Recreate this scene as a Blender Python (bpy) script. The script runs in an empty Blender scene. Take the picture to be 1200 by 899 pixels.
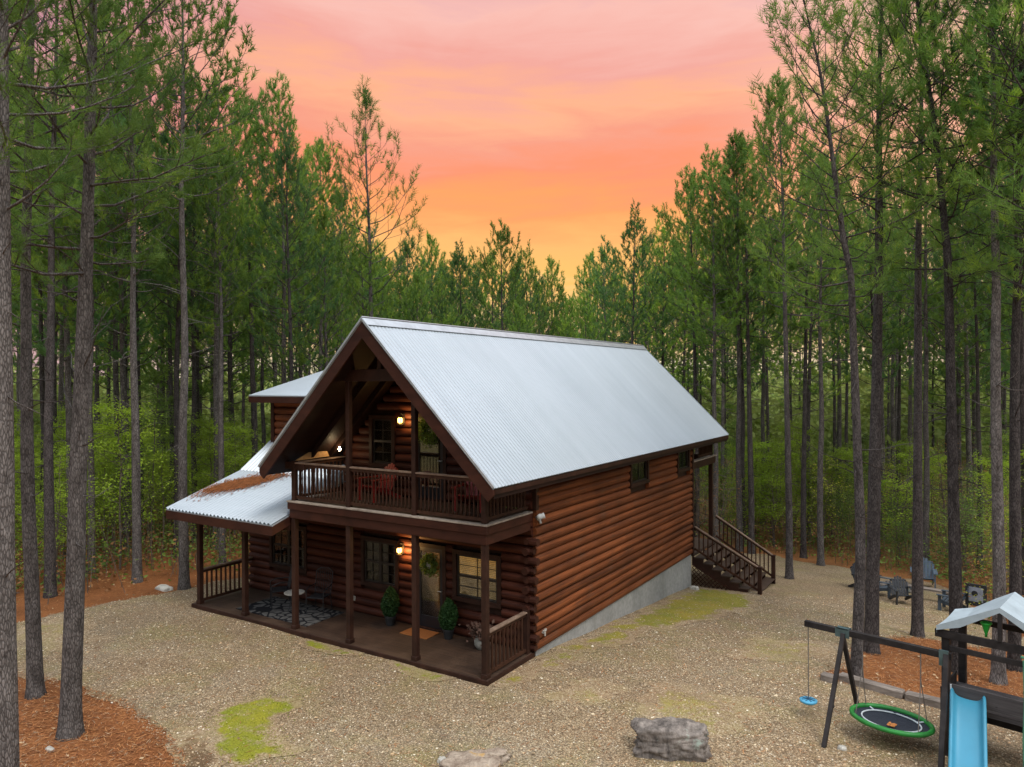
import bpy, math, random
import numpy as np
from mathutils import Vector, Matrix
SC = bpy.context.scene
COL = SC.collection
R = math.radians
# ---------------------------------------------------------------- camera
cam = bpy.data.objects.new('camera', bpy.data.cameras.new('camera'))
COL.objects.link(cam)
SC.camera = cam
CR = Vector((0.84459541, 0.53538543, -0.00458633)); CF = Vector((-0.53540057, 0.84459245, -0.00313411)); CU = CR.cross(CF)
CP = Vector((8.50288609, -14.28920193, 6.21001365))
m = Matrix((CR, CU, -CF)).transposed().to_4x4(); m.translation = CP
cam.matrix_world = m
cam.data.sensor_width = 36.0
cam.data.lens = 848.752 / 1200 * 36
cam.data.clip_start = 0.1
cam.data.clip_end = 3000
# ---------------------------------------------------------------- render settings
SC.view_settings.view_transform = 'Standard'
SC.view_settings.look = 'None'
SC.view_settings.exposure = 0.55
SC.view_settings.gamma = 1.0
SC.view_settings.use_curve_mapping = False
SC.render.engine = 'CYCLES'
SC.cycles.max_bounces = 6
SC.cycles.diffuse_bounces = 3
SC.cycles.glossy_bounces = 3
SC.cycles.transmission_bounces = 4
SC.cycles.transparent_max_bounces = 8
SC.cycles.use_denoising = True
SC.cycles.sample_clamp_indirect = 4.0
SC.cycles.use_adaptive_sampling = True
SC.cycles.adaptive_threshold = 0.02
# ---------------------------------------------------------------- world: daylight sky plus the sunset cloud deck
SUN_EL, SUN_AZ = 58.0, 118.0          # azimuth clockwise from +Y
w = bpy.data.worlds.new("World"); SC.world = w; w.use_nodes = True
w.cycles.sampling_method = 'MANUAL'; w.cycles.sample_map_resolution = 512
nt = w.node_tree; N = nt.nodes; L = nt.links
for n in list(N): N.remove(n)
out = N.new('ShaderNodeOutputWorld'); add = N.new('ShaderNodeAddShader'); L.new(add.outputs[0], out.inputs[0])
sky = N.new('ShaderNodeTexSky'); sky.sky_type = 'NISHITA'; sky.sun_disc = False
sky.sun_elevation = R(SUN_EL); sky.sun_rotation = R(SUN_AZ); sky.dust_density = 2.0
b1 = N.new('ShaderNodeBackground'); b1.inputs['Strength'].default_value = 0.012; L.new(sky.outputs[0], b1.inputs[0]); L.new(b1.outputs[0], add.inputs[0])
b2 = N.new('ShaderNodeBackground'); b2.inputs['Strength'].default_value = 1.0; L.new(b2.outputs[0], add.inputs[1])
tc = N.new('ShaderNodeTexCoord')
def set_ramp(node, stops):
    e = node.color_ramp.elements
    while len(e) > 1: e.remove(e[-1])
    f4 = lambda c: (c, c, c, 1) if isinstance(c, (int, float)) else tuple(c) + (1,)
    e[0].position = stops[0][0]; e[0].color = f4(stops[0][1])
    for p, c in stops[1:]:
        q = e.new(p); q.color = f4(c)
def wmath(op, a, b=None, c=None, clamp=False):
    n = N.new('ShaderNodeMath'); n.operation = op; n.use_clamp = clamp
    for i, v in enumerate((a, b, c)):
        if v is None: continue
        if isinstance(v, (int, float)): n.inputs[i].default_value = v
        else: L.new(v, n.inputs[i])
    return n.outputs[0]
def wnoise(scale, vec, detail=4, rough=.55, dist=0.0):
    mp = N.new('ShaderNodeMapping'); mp.inputs['Scale'].default_value = scale; L.new(vec, mp.inputs[0])
    mp.inputs['Rotation'].default_value = (0.10, 0.16, 0)
    n = N.new('ShaderNodeTexNoise'); n.inputs['Scale'].default_value = 1; n.inputs['Detail'].default_value = detail
    n.inputs['Roughness'].default_value = rough; n.inputs['Distortion'].default_value = dist
    L.new(mp.outputs[0], n.inputs['Vector']); return n.outputs[0]
G = tc.outputs['Generated']
sx = N.new('ShaderNodeSeparateXYZ'); L.new(G, sx.inputs[0])
X_, Y_, Z_ = sx.outputs
streak = wnoise((2.2, 2.2, 11.0), G, 5, .55, .6)
fine = wnoise((5, 5, 34.0), G, 6, .6, .9)
el = wmath('ADD', Z_, wmath('MULTIPLY', wmath('SUBTRACT', streak, .5), .18))
el = wmath('ADD', el, wmath('MULTIPLY', wmath('SUBTRACT', fine, .5), .075))
cr = N.new('ShaderNodeValToRGB'); L.new(el, cr.inputs[0])
def srgb(c): return tuple((x / 255 / 12.92 if x / 255 <= .04045 else ((x / 255 + .055) / 1.055) ** 2.4) for x in c)
stops = [(0.0, (240, 226, 190)), (0.05, (250, 212, 150)), (0.12, (255, 188, 80)), (0.185, (255, 180, 84)), (0.235, (254, 156, 70)), (0.29, (248, 142, 90)),
         (0.33, (243, 152, 116)), (0.37, (250, 174, 126)), (0.41, (238, 162, 144)), (0.46, (244, 184, 168)), (0.52, (214, 160, 170)), (0.62, (190, 172, 196))]
set_ramp(cr, [(p, tuple(q * .72 for q in srgb(c))) for p, c in stops])
# purple towards the left of the sunset (its own cloud colour by azimuth)
side = wmath('ADD', wmath('MULTIPLY', X_, -0.845), wmath('MULTIPLY', Y_, -0.535))      # +1 to the left of the view axis
mr = N.new('ShaderNodeMapRange'); mr.interpolation_type = 'SMOOTHSTEP'; L.new(side, mr.inputs[0])
mr.inputs[1].default_value = .22; mr.inputs[2].default_value = .62
mixp = N.new('ShaderNodeMix'); mixp.data_type = 'RGBA'; L.new(wmath('MULTIPLY', mr.outputs[0], .75), mixp.inputs[0])
L.new(cr.outputs[0], mixp.inputs[6]); mixp.inputs[7].default_value = srgb((156, 106, 136)) + (1,)
mrr = N.new('ShaderNodeMapRange'); mrr.interpolation_type = 'SMOOTHSTEP'; L.new(side, mrr.inputs[0])
mrr.inputs[1].default_value = -.2; mrr.inputs[2].default_value = -.55
mixr = N.new('ShaderNodeMix'); mixr.data_type = 'RGBA'; L.new(wmath('MULTIPLY', mrr.outputs[0], .5), mixr.inputs[0])
L.new(mixp.outputs[2], mixr.inputs[6]); mixr.inputs[7].default_value = srgb((224, 184, 160)) + (1,)
# overcast deck elsewhere, darkened near the horizon
front = wmath('ADD', wmath('MULTIPLY', X_, -0.535), wmath('MULTIPLY', Y_, 0.845))
mf = N.new('ShaderNodeMapRange'); mf.interpolation_type = 'SMOOTHSTEP'; L.new(front, mf.inputs[0])
mf.inputs[1].default_value = .15; mf.inputs[2].default_value = .5
mz = N.new('ShaderNodeMapRange'); mz.interpolation_type = 'SMOOTHSTEP'; L.new(Z_, mz.inputs[0])
mz.inputs[1].default_value = .66; mz.inputs[2].default_value = .48
fac = wmath('MULTIPLY', mf.outputs[0], mz.outputs[0])
mixo = N.new('ShaderNodeMix'); mixo.data_type = 'RGBA'; L.new(fac, mixo.inputs[0])
deckn = N.new('ShaderNodeMapRange'); L.new(streak, deckn.inputs[0]); deckn.inputs[3].default_value = .72; deckn.inputs[4].default_value = 1.2
dk = N.new('ShaderNodeMix'); dk.data_type = 'RGBA'; dk.blend_type = 'MULTIPLY'; dk.inputs[0].default_value = 1
dk.inputs[6].default_value = (1.15, 1.22, 1.34, 1); L.new(deckn.outputs[0], dk.inputs[7])
lowm = N.new('ShaderNodeMapRange'); lowm.interpolation_type = 'SMOOTHSTEP'; L.new(Z_, lowm.inputs[0]); lowm.inputs[1].default_value = .12; lowm.inputs[2].default_value = .55  # dark low band added for unseen trees, to keep the porch dim
dk2 = N.new('ShaderNodeMix'); dk2.data_type = 'RGBA'; L.new(lowm.outputs[0], dk2.inputs[0]); dk2.inputs[6].default_value = (.05, .065, .05, 1); L.new(dk.outputs[2], dk2.inputs[7])
L.new(dk2.outputs[2], mixo.inputs[6]); L.new(mixr.outputs[2], mixo.inputs[7]); L.new(mixo.outputs[2], b2.inputs[0])
# ---------------------------------------------------------------- sun behind the overcast
sl = bpy.data.lights.new('sun', 'SUN'); sl.energy = 1.4; sl.angle = R(22); sl.color = (1.0, .95, .88)
so = bpy.data.objects.new('sun', sl); COL.objects.link(so)
sd = Vector((math.sin(R(SUN_AZ)) * math.cos(R(SUN_EL)), math.cos(R(SUN_AZ)) * math.cos(R(SUN_EL)), math.sin(R(SUN_EL))))
so.rotation_euler = sd.to_track_quat('Z', 'Y').to_euler(); so.location = (0, 0, 40)
# ================================================================ helpers
def link(o, parent=None):
    COL.objects.link(o)
    if parent is not None: o.parent = parent
    return o
def tag(o, label=None, cat=None, group=None, kind=None):
    if label: o['label'] = label
    if cat: o['category'] = cat
    if group: o['group'] = group
    if kind: o['kind'] = kind
    return o
def thing(name, label, cat, loc=(0, 0, 0), rz=0.0, group=None, scale=1.0):
    o = bpy.data.objects.new(name, None); link(o)
    o.location = loc; o.rotation_euler = (0, 0, rz); o.scale = (scale,) * 3
    o.empty_display_size = .2
    return tag(o, label, cat, group)
def copy_tree(o, parent=None):
    c = o.copy(); link(c, parent)
    for ch in list(o.children): copy_tree(ch, c)
    return c
class MB:
    def __init__(s): s.v = []; s.f = []; s.m = []
    def add(s, vs, fs, mi=0):
        b = len(s.v); s.v.extend([tuple(p) for p in vs]); s.f.extend([tuple(b + i for i in f) for f in fs]); s.m.extend([mi] * len(fs)); return s
    def box(s, x0, y0, z0, x1, y1, z1, mi=0):
        x0, x1 = min(x0, x1), max(x0, x1); y0, y1 = min(y0, y1), max(y0, y1); z0, z1 = min(z0, z1), max(z0, z1)
        return s.add([(x0, y0, z0), (x1, y0, z0), (x1, y1, z0), (x0, y1, z0), (x0, y0, z1), (x1, y0, z1), (x1, y1, z1), (x0, y1, z1)],
                     [(3, 2, 1, 0), (4, 5, 6, 7), (0, 1, 5, 4), (1, 2, 6, 5), (2, 3, 7, 6), (3, 0, 4, 7)], mi)
    def bar(s, a, b, wx, wz, mi=0, up=(0, 0, 1)):
        a = Vector(a); b = Vector(b); d = (b - a).normalized(); u = Vector(up)
        r = d.cross(u)
        if r.length < 1e-4: r = d.cross(Vector((0, 1, 0)))
        r.normalize(); u = r.cross(d).normalized()
        vs = [p + r * (sx_ * wx / 2) + u * (sz_ * wz / 2) for p in (a, b) for sx_, sz_ in ((-1, -1), (1, -1), (1, 1), (-1, 1))]
        return s.add(vs, [(0, 1, 2, 3), (7, 6, 5, 4), (0, 4, 5, 1), (1, 5, 6, 2), (2, 6, 7, 3), (3, 7, 4, 0)], mi)
    def tube(s, pts, rad, n=8, mi=0, cap=True, jit=None):
        pts = [Vector(p) for p in pts]; k = len(pts)
        if isinstance(rad, (int, float)): rad = [rad] * k
        b = []; ref = Vector((1, 0, 0))
        for i, p in enumerate(pts):
            d = (pts[min(i + 1, k - 1)] - pts[max(i - 1, 0)])
            if d.length < 1e-9: d = Vector((0, 0, 1))
            d.normalize()
            r = ref - d * ref.dot(d)
            if r.length < .05: r = Vector((0, 1, 0)) - d * d.y
            r.normalize(); u = d.cross(r)
            for j in range(n):
                a = 2 * math.pi * j / n; q = rad[i] * (1 if jit is None else jit(i, j))
                b.append(p + r * (math.cos(a) * q) + u * (math.sin(a) * q))
        fs = [(i * n + j, i * n + (j + 1) % n, (i + 1) * n + (j + 1) % n, (i + 1) * n + j) for i in range(k - 1) for j in range(n)]
        if cap: fs += [tuple(range(n - 1, -1, -1)), tuple((k - 1) * n + j for j in range(n))]
        return s.add(b, fs, mi)
    def lathe(s, prof, c=(0, 0, 0), n=12, mi=0):
        b = []
        for r_, z in prof:
            for j in range(n):
                a = 2 * math.pi * j / n; b.append((c[0] + r_ * math.cos(a), c[1] + r_ * math.sin(a), c[2] + z))
        k = len(prof)
        fs = [(i * n + j, i * n + (j + 1) % n, (i + 1) * n + (j + 1) % n, (i + 1) * n + j) for i in range(k - 1) for j in range(n)]
        fs += [tuple(range(n - 1, -1, -1)), tuple((k - 1) * n + j for j in range(n))]
        return s.add(b, fs, mi)
    def prism(s, poly, axis, a, b, mi=0):
        """extrude a 2D polygon along an axis (0,1,2) from a to b; poly gives the other two coordinates in order"""
        def P(p, t):
            q = list(p); q.insert(axis, t); return tuple(q)
        n = len(poly); vs = [P(p, a) for p in poly] + [P(p, b) for p in poly]
        fs = [tuple(range(n)), tuple(range(2 * n - 1, n - 1, -1))] + [(i, i + n, (i + 1) % n + n, (i + 1) % n) for i in range(n)]
        return s.add(vs, fs, mi)
    def build(s, name, mats, parent=None, smooth=False, bevel=0.0, loc=None):
        me = bpy.data.meshes.new(name); me.from_pydata([tuple(p) for p in s.v], [], s.f); me.update()
        if not isinstance(mats, (list, tuple)): mats = [mats]
        for q in mats: me.materials.append(q)
        if len(mats) > 1: me.polygons.foreach_set('material_index', s.m)
        import bmesh
        bm = bmesh.new(); bm.from_mesh(me); bmesh.ops.recalc_face_normals(bm, faces=bm.faces)
        bm.to_mesh(me); bm.free()
        if smooth: me.polygons.foreach_set('use_smooth', [True] * len(me.polygons))
        o = bpy.data.objects.new(name, me); link(o, parent)
        if loc: o.location = loc
        if bevel > 0:
            md = o.modifiers.new('bevel', 'BEVEL'); md.width = bevel; md.segments = 1; md.limit_method = 'ANGLE'
        return o
def np_mesh(name, verts, tris, mats, parent=None, midx=None, col=None, smooth=False):
    me = bpy.data.meshes.new(name); verts = np.asarray(verts, np.float32); tris = np.asarray(tris, np.int32)
    k = tris.shape[1]
    me.vertices.add(len(verts)); me.vertices.foreach_set('co', verts.ravel())
    me.loops.add(tris.size); me.loops.foreach_set('vertex_index', tris.ravel())
    me.polygons.add(len(tris)); me.polygons.foreach_set('loop_start', np.arange(0, tris.size, k, dtype=np.int32))
    try: me.polygons.foreach_set('loop_total', np.full(len(tris), k, np.int32))
    except Exception: pass
    for q in (mats if isinstance(mats, (list, tuple)) else [mats]): me.materials.append(q)
    if midx is not None: me.polygons.foreach_set('material_index', np.asarray(midx, np.int32))
    if smooth: me.polygons.foreach_set('use_smooth', np.ones(len(tris), bool))
    me.update(calc_edges=True)
    if col is not None:
        at = me.color_attributes.new('Col', 'FLOAT_COLOR', 'POINT')
        c4 = np.ones((len(verts), 4), np.float32); c4[:, :3] = col; at.data.foreach_set('color', c4.ravel())
    o = bpy.data.objects.new(name, me); link(o, parent); return o
# ---------------------------------------------------------------- materials
class MN:
    def __init__(s, name):
        s.mat = bpy.data.materials.new(name); s.mat.use_nodes = True; s.nt = s.mat.node_tree
        s.b = s.nt.nodes['Principled BSDF']; s.co = s.nt.nodes.new('ShaderNodeTexCoord')
    def new(s, t): return s.nt.nodes.new(t)
    def lk(s, a, b): s.nt.links.new(a, b)
    def mapping(s, scale, src='Object', rot=(0, 0, 0)):
        n = s.new('ShaderNodeMapping'); n.inputs['Scale'].default_value = scale; n.inputs['Rotation'].default_value = rot
        s.lk(s.co.outputs[src], n.inputs[0]); return n.outputs[0]
    def noise(s, scale, detail=3, rough=.5, vec=None, dist=0, sc3=None, src='Object'):
        n = s.new('ShaderNodeTexNoise'); n.inputs['Scale'].default_value = scale; n.inputs['Detail'].default_value = detail
        n.inputs['Roughness'].default_value = rough; n.inputs['Distortion'].default_value = dist
        s.lk(vec if vec is not None else (s.mapping(sc3, src) if sc3 else s.co.outputs[src]), n.inputs['Vector']); return n.outputs[0]
    def voro(s, scale, feat='F1', vec=None, sc3=None, outp=0, rnd=1.0):
        n = s.new('ShaderNodeTexVoronoi'); n.feature = feat; n.inputs['Scale'].default_value = scale; n.inputs['Randomness'].default_value = rnd
        s.lk(vec if vec is not None else (s.mapping(sc3) if sc3 else s.co.outputs['Object']), n.inputs['Vector']); return n.outputs[outp]
    def ramp(s, fac, stops):
        n = s.new('ShaderNodeValToRGB'); s.lk(fac, n.inputs[0]); set_ramp(n, stops)
        return n.outputs[0]
    def mix(s, fac, a, b, mode='MIX'):
        n = s.new('ShaderNodeMix'); n.data_type = 'RGBA'; n.blend_type = mode
        for i, v in ((0, fac), (6, a), (7, b)):
            if isinstance(v, (int, float)): n.inputs[i].default_value = v if i == 0 else (v, v, v, 1)
            elif isinstance(v, tuple): n.inputs[i].default_value = tuple(v) + (1,)
            else: s.lk(v, n.inputs[i])
        return n.outputs[2]
    def math(s, op, a, b=0.0, clamp=False):
        n = s.new('ShaderNodeMath'); n.operation = op; n.use_clamp = clamp
        for i, v in enumerate((a, b)):
            if isinstance(v, (int, float)): n.inputs[i].default_value = v
            else: s.lk(v, n.inputs[i])
        return n.outputs[0]
    def base(s, c):
        if isinstance(c, tuple): s.b.inputs['Base Color'].default_value = c + (1,)
        else: s.lk(c, s.b.inputs['Base Color'])
        return s
    def rough(s, r, spec=.4, metal=0):
        if isinstance(r, (int, float)): s.b.inputs['Roughness'].default_value = r
        else: s.lk(r, s.b.inputs['Roughness'])
        s.b.inputs['Specular IOR Level'].default_value = spec; s.b.inputs['Metallic'].default_value = metal; return s
    def bump(s, h, strength=.5, dist=.01):
        n = s.new('ShaderNodeBump'); n.inputs['Strength'].default_value = strength; n.inputs['Distance'].default_value = dist
        s.lk(h, n.inputs['Height']); s.lk(n.outputs[0], s.b.inputs['Normal']); return s
def hexs(a, b, c): return (a, b, c)
def simple(name, c, rough=.6, spec=.4, metal=0, var=.25, scale=6, bump=0.0, emis=None, es=0):
    q = MN(name); n = q.noise(scale, 4, .6)
    lo = tuple(x * (1 - var) for x in c); hi = tuple(min(1, x * (1 + var)) for x in c)
    q.base(q.ramp(n, [(.3, lo), (.7, hi)])).rough(rough, spec, metal)
    if bump: q.bump(q.noise(scale * 5, 3), bump, .005)
    if emis: q.b.inputs['Emission Color'].default_value = emis + (1,); q.b.inputs['Emission Strength'].default_value = es
    return q.mat
def wood(name, dark, light, grain=(1, 1, 1), rough=.6, course=None, worn=None, spec=.18):
    """stained timber: streaks stretched along the grain; optional tone per log course"""
    q = MN(name); st = q.noise(1.0, 6, .65, sc3=grain, dist=.4)
    c = q.ramp(st, [(.28, dark), (.72, light)])
    if course:
        z = q.new('ShaderNodeSeparateXYZ'); q.lk(q.co.outputs['Object'], z.inputs[0])
        fl = q.math('FLOOR', q.math('MULTIPLY', q.math('SUBTRACT', z.outputs[2], 0.0), 1 / course))
        wn = q.new('ShaderNodeTexWhiteNoise'); wn.noise_dimensions = '1D'; q.lk(fl, wn.inputs['W'])
        c = q.mix(1.0, c, q.ramp(wn.outputs[0], [(0, .72), (1, 1.28)]), 'MULTIPLY')
    bl = q.noise(.8, 3, .6)
    c = q.mix(1.0, c, q.ramp(bl, [(.3, .8), (.7, 1.2)]), 'MULTIPLY')
    kn = q.ramp(q.voro(2.6, sc3=(1, 1, 1.6)), [(.03, .35), (.07, 1.0)]); c = q.mix(.7, c, kn, 'MULTIPLY')
    if worn: c = q.mix(q.ramp(q.noise(1.6, 5, .7, sc3=(1, 1, 2)), [(.55, 0.0), (.75, .7)]), c, worn)
    q.base(c).rough(rough, spec); q.bump(st, .35, .008); return q.mat
M = {}
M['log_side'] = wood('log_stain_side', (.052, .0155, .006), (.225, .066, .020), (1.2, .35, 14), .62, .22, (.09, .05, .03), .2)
M['log_front_shaded'] = wood('log_stain_front_shaded', (.024, .0065, .004), (.078, .020, .0085), (.35, 1.2, 14), .62, .22, None, .2)  # same stain as the side logs, darkened: porch shade put into the colour
M['trim'] = wood('stained_trim', (.017, .0075, .005), (.048, .020, .0125), (3, 3, 3), .55)
M['trim_red'] = wood('stained_fascia', (.025, .009, .006), (.060, .020, .012), (2, 2, 5), .5)
M['rail'] = wood('stained_railing', (.024, .010, .006), (.07, .029, .015), (8, 8, 3), .6)
M['rail_cap'] = wood('weathered_rail_cap', (.10, .06, .04), (.26, .18, .13), (4, 4, 4), .7)
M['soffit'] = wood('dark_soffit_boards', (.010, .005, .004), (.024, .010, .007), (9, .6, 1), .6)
M['deck_edge'] = wood('weathered_deck_edge', (.18, .14, .11), (.42, .35, .28), (6, 6, 6), .8)
def deck_mat():
    q = MN('porch_deck_boards'); st = q.noise(1.0, 6, .6, sc3=(.8, 22, 1)); c = q.ramp(st, [(.3, (.022, .011, .006)), (.7, (.062, .033, .019))])
    y = q.new('ShaderNodeSeparateXYZ'); q.lk(q.co.outputs['Object'], y.inputs[0])
    fr = q.math('FRACT', q.math('MULTIPLY', y.outputs[1], 7.0)); gap = q.ramp(fr, [(.0, 0.15), (.06, 1.0), (.94, 1.0), (1.0, .15)])
    c = q.mix(1, c, gap, 'MULTIPLY'); wear = q.ramp(q.noise(1.1, 5, .65), [(.45, 0.0), (.7, .8)])
    c = q.mix(wear, c, (.092, .054, .033)); q.base(c).rough(.65, .4).bump(gap, .5, .01); return q.mat
M['deck'] = deck_mat()
def roof_mat():
    q = MN('galvanised_roof_metal'); st = q.noise(1.0, 5, .6, sc3=(.25, 3.0, .25)); big = q.noise(.35, 4, .6)
    c = q.ramp(st, [(.3, (.38, .425, .46)), (.7, (.425, .47, .505))]); c = q.mix(1, c, q.ramp(big, [(.3, .93), (.75, 1.04)]), 'MULTIPLY')
    sp = q.ramp(q.voro(9, sc3=(1, 1.4, 1)), [(.0, .55), (.06, 1.0)]); c = q.mix(.25, c, sp, 'MULTIPLY')
    sx_ = q.new('ShaderNodeSeparateXYZ'); q.lk(q.co.outputs['Object'], sx_.inputs[0]); lap = q.ramp(q.math('FRACT', q.math('MULTIPLY', sx_.outputs[1], 1 / .91)), [(0, .86), (.025, 1.0)]); c = q.mix(.6, c, lap, 'MULTIPLY')
    fl = q.voro(2.2, sc3=(1, .5, 1)); c = q.mix(q.ramp(fl, [(.0, .8), (.022, 0.0)]), c, (.22, .14, .09))
    q.base(c).rough(.42, .5, .25); return q.mat
M['roof'] = roof_mat()
M['flashing'] = simple('metal_flashing', (.42, .45, .47), .35, .5, .5, .15, 4)
def concrete_mat():
    q = MN('foundation_concrete'); a = q.noise(.7, 5, .6); b = q.noise(9, 4, .6)
    c = q.ramp(a, [(.3, (.24, .24, .225)), (.7, (.38, .37, .345))]); c = q.mix(.5, c, q.ramp(b, [(.3, .6), (.7, 1.2)]), 'MULTIPLY')
    dr = q.ramp(q.noise(1, 4, .6, sc3=(3, 3, .5)), [(.55, 0.0), (.75, .5)]); c = q.mix(dr, c, (.2, .19, .16))
    q.base(c).rough(.9, .2).bump(b, .3, .01); return q.mat
M['concrete'] = concrete_mat()
M['black_frame'] = simple('dark_window_frame', (.018, .014, .012), .4, .4, 0, .2)
M['door'] = simple('black_door_paint', (.012, .011, .014), .35, .5, 0, .2)
M['metal'] = simple('dull_metal', (.35, .34, .32), .4, .5, .8, .2)
M['iron'] = simple('dark_iron', (.02, .02, .022), .5, .5, .2, .2)
def glass_mat():
    q = MN('window_glass'); q.nt.nodes.remove(q.b); o = q.nt.nodes['Material Output']
    t = q.new('ShaderNodeBsdfTransparent'); t.inputs[0].default_value = (.8, .8, .78, 1); g = q.new('ShaderNodeBsdfGlossy'); g.inputs['Roughness'].default_value = .05
    fr = q.new('ShaderNodeFresnel'); fr.inputs[0].default_value = 1.5
    mx = q.new('ShaderNodeMixShader'); q.lk(q.math('MULTIPLY', fr.outputs[0], 1.5, True), mx.inputs[0]); q.lk(t.outputs[0], mx.inputs[1]); q.lk(g.outputs[0], mx.inputs[2]); q.lk(mx.outputs[0], o.inputs[0])
    return q.mat
M['glass'] = glass_mat()
def lit_mat(name, c, es, scale=3, lo=.3, sc3=(1, 1, 1)):
    q = MN(name); n = q.noise(scale, 4, .7, sc3=sc3); cc = q.ramp(n, [(.35, tuple(x * lo for x in c)), (.7, c)])
    q.base(tuple(x * .10 for x in c)).rough(.7, .2); q.lk(cc, q.b.inputs['Emission Color']); q.b.inputs['Emission Strength'].default_value = es; return q.mat
M['blind_lit'] = lit_mat('lamp_lit_blind', (.72, .40, .11), .5, 2.5, .5)
M['blind_dim'] = lit_mat('dim_lit_blind', (.40, .27, .12), .34, 2.5, .4)
M['room_lit'] = lit_mat('lamp_lit_room', (.85, .38, .10), .17, 5, .1, (1.5, 1, 1.0))
M['bulb'] = lit_mat('lamp_glow', (1, .46, .09), 9, 1, 1)
M['bulb_white'] = lit_mat('lamp_glow_white', (1, .80, .5), 45, 1, 1)
M['red'] = simple('red_chair_paint', (.24, .016, .010), .5, .4, 0, .2, 4)
M['black_plastic'] = simple('black_chair_plastic', (.02, .022, .026), .5, .4, 0, .3, 4)
M['grey_plastic'] = simple('slate_chair_plastic', (.055, .07, .088), .55, .3, 0, .25, 4)
M['steel_blue'] = simple('slate_blue_chair_plastic', (.085, .115, .15), .55, .3, 0, .25, 4)
M['charcoal'] = wood('charcoal_stained_timber', (.012, .010, .010), (.04, .034, .032), (4, 4, 4), .6)
M['charcoal_panel'] = wood('charcoal_panel', (.03, .027, .028), (.10, .09, .088), (1, 6, 18), .7)
M['slide'] = simple('light_blue_slide_plastic', (.045, .235, .345), .35, .5, 0, .08, 1.5)
M['blue_disc'] = simple('blue_disc_plastic', (.08, .33, .50), .4, .4, 0, .15, 3)
M['green'] = simple('green_pad', (.018, .19, .03), .45, .4, 0, .2, 5)
M['funnel'] = simple('bright_green_plastic', (.025, .38, .045), .4, .4, 0, .1, 5)
M['green_rope'] = simple('green_rope', (.06, .20, .12), .7, .2)
M['mat_net'] = simple('dark_net', (.018, .022, .032), .7, .3, 0, .3, 30, .4)
M['white_line'] = simple('pale_webbing', (.5, .54, .55), .7, .2)
M['rope'] = simple('grey_rope', (.16, .14, .12), .8, .2)
M['chain'] = simple('grey_chain', (.22, .21, .21), .45, .5, .6)
M['canopy'] = simple('pale_blue_canopy_fabric', (.34, .40, .43), .7, .2, 0, .14, 3, .2)
M['timber'] = wood('weathered_landscape_timber', (.10, .08, .065), (.32, .27, .23), (1.2, 9, 9), .85)
M['bracket'] = simple('teal_grey_bracket', (.10, .16, .17), .4, .5, .6)
def stone(name, a, b, sc=5, lich=(.30, .36, .30)):
    q = MN(name); n = q.noise(sc, 8, .7, sc3=(1.4, 1, .5)); c = q.ramp(n, [(.32, a), (.66, b)])
    f = q.noise(sc * 6, 5, .7); c = q.mix(.6, c, q.ramp(f, [(.3, .5), (.7, 1.25)]), 'MULTIPLY')
    c = q.mix(q.ramp(q.noise(sc * .8, 5, .6), [(.6, 0.0), (.68, .8)]), c, lich)
    q.base(c).rough(.9, .2).bump(n, .8, .05); return q.mat
M['boulder'] = stone('weathered_boulder', (.045, .038, .034), (.29, .245, .21), 4)
M['flat_rock'] = stone('tan_flat_rock', (.20, .14, .10), (.42, .34, .26), 4, (.42, .25, .08))
M['pale_rock'] = stone('pale_rock', (.34, .31, .26), (.58, .55, .48), 9, (.5, .48, .42))
M['doormat'] = simple('coir_doormat', (.30, .12, .04), .95, .1, 0, .3, 60, .5)
def rug_mat():
    q = MN('grey_hide_pattern_rug'); v = q.voro(3.2, 'DISTANCE_TO_EDGE', vec=None, sc3=(1, 1.3, 1)); e = q.ramp(v, [(.07, 0.0), (.10, 1.0)])
    n = q.noise(7, 5, .6); c = q.mix(e, (.012, .012, .014), q.ramp(n, [(.3, (.06, .058, .056)), (.7, (.125, .12, .112))])); q.base(c).rough(.95, .1); return q.mat
M['rug'] = rug_mat()
M['pot'] = simple('dark_pot', (.02, .02, .02), .5)
M['white_pot'] = simple('white_pot', (.22, .21, .18), .6)
M['dried'] = simple('dried_brown_foliage', (.085, .045, .03), .9)
M['rust_straw'] = simple('fallen_rust_needles', (.26, .095, .035), .95, .1, 0, .45, 12)
# --- vegetation
def leafy(name, lo, hi, trans=.3, scale=.6, objvar=.28):
    q = MN(name); n = q.noise(scale, 3, .6); c = q.ramp(n, [(.3, lo), (.7, hi)])
    oi = q.new('ShaderNodeObjectInfo'); c = q.mix(1, c, q.ramp(oi.outputs['Random'], [(0, 1 - objvar), (1, 1 + objvar)]), 'MULTIPLY')
    q.base(c).rough(.6, .25)
    tr = q.new('ShaderNodeBsdfTranslucent'); q.lk(c, tr.inputs[0]); mx = q.new('ShaderNodeMixShader'); mx.inputs[0].default_value = trans
    o = q.nt.nodes['Material Output']; q.lk(q.b.outputs[0], mx.inputs[1]); q.lk(tr.outputs[0], mx.inputs[2]); q.lk(mx.outputs[0], o.inputs[0]); return q.mat
M['needles'] = leafy('pine_needles', (.090, .190, .040), (.23, .355, .066), .52, .55)
M['needles_cool'] = leafy('pine_needles_cool', (.066, .160, .052), (.165, .29, .085), .52, .55)
M['needles_bright'] = leafy('pine_needles_bright', (.19, .31, .035), (.36, .50, .07), .55, .6)
M['spring'] = leafy('spring_leaves', (.17, .28, .02), (.38, .50, .05), .5, .8)
M['yellow_leaf'] = leafy('yellow_green_leaves', (.32, .34, .03), (.55, .54, .08), .4, 1.0)
M['brush_green'] = leafy('brush_leaves', (.08, .15, .03), (.20, .28, .05), .4, .5)
M['brush_rust'] = leafy('dry_brush_leaves', (.20, .09, .035), (.42, .21, .08), .3, .8)
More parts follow.
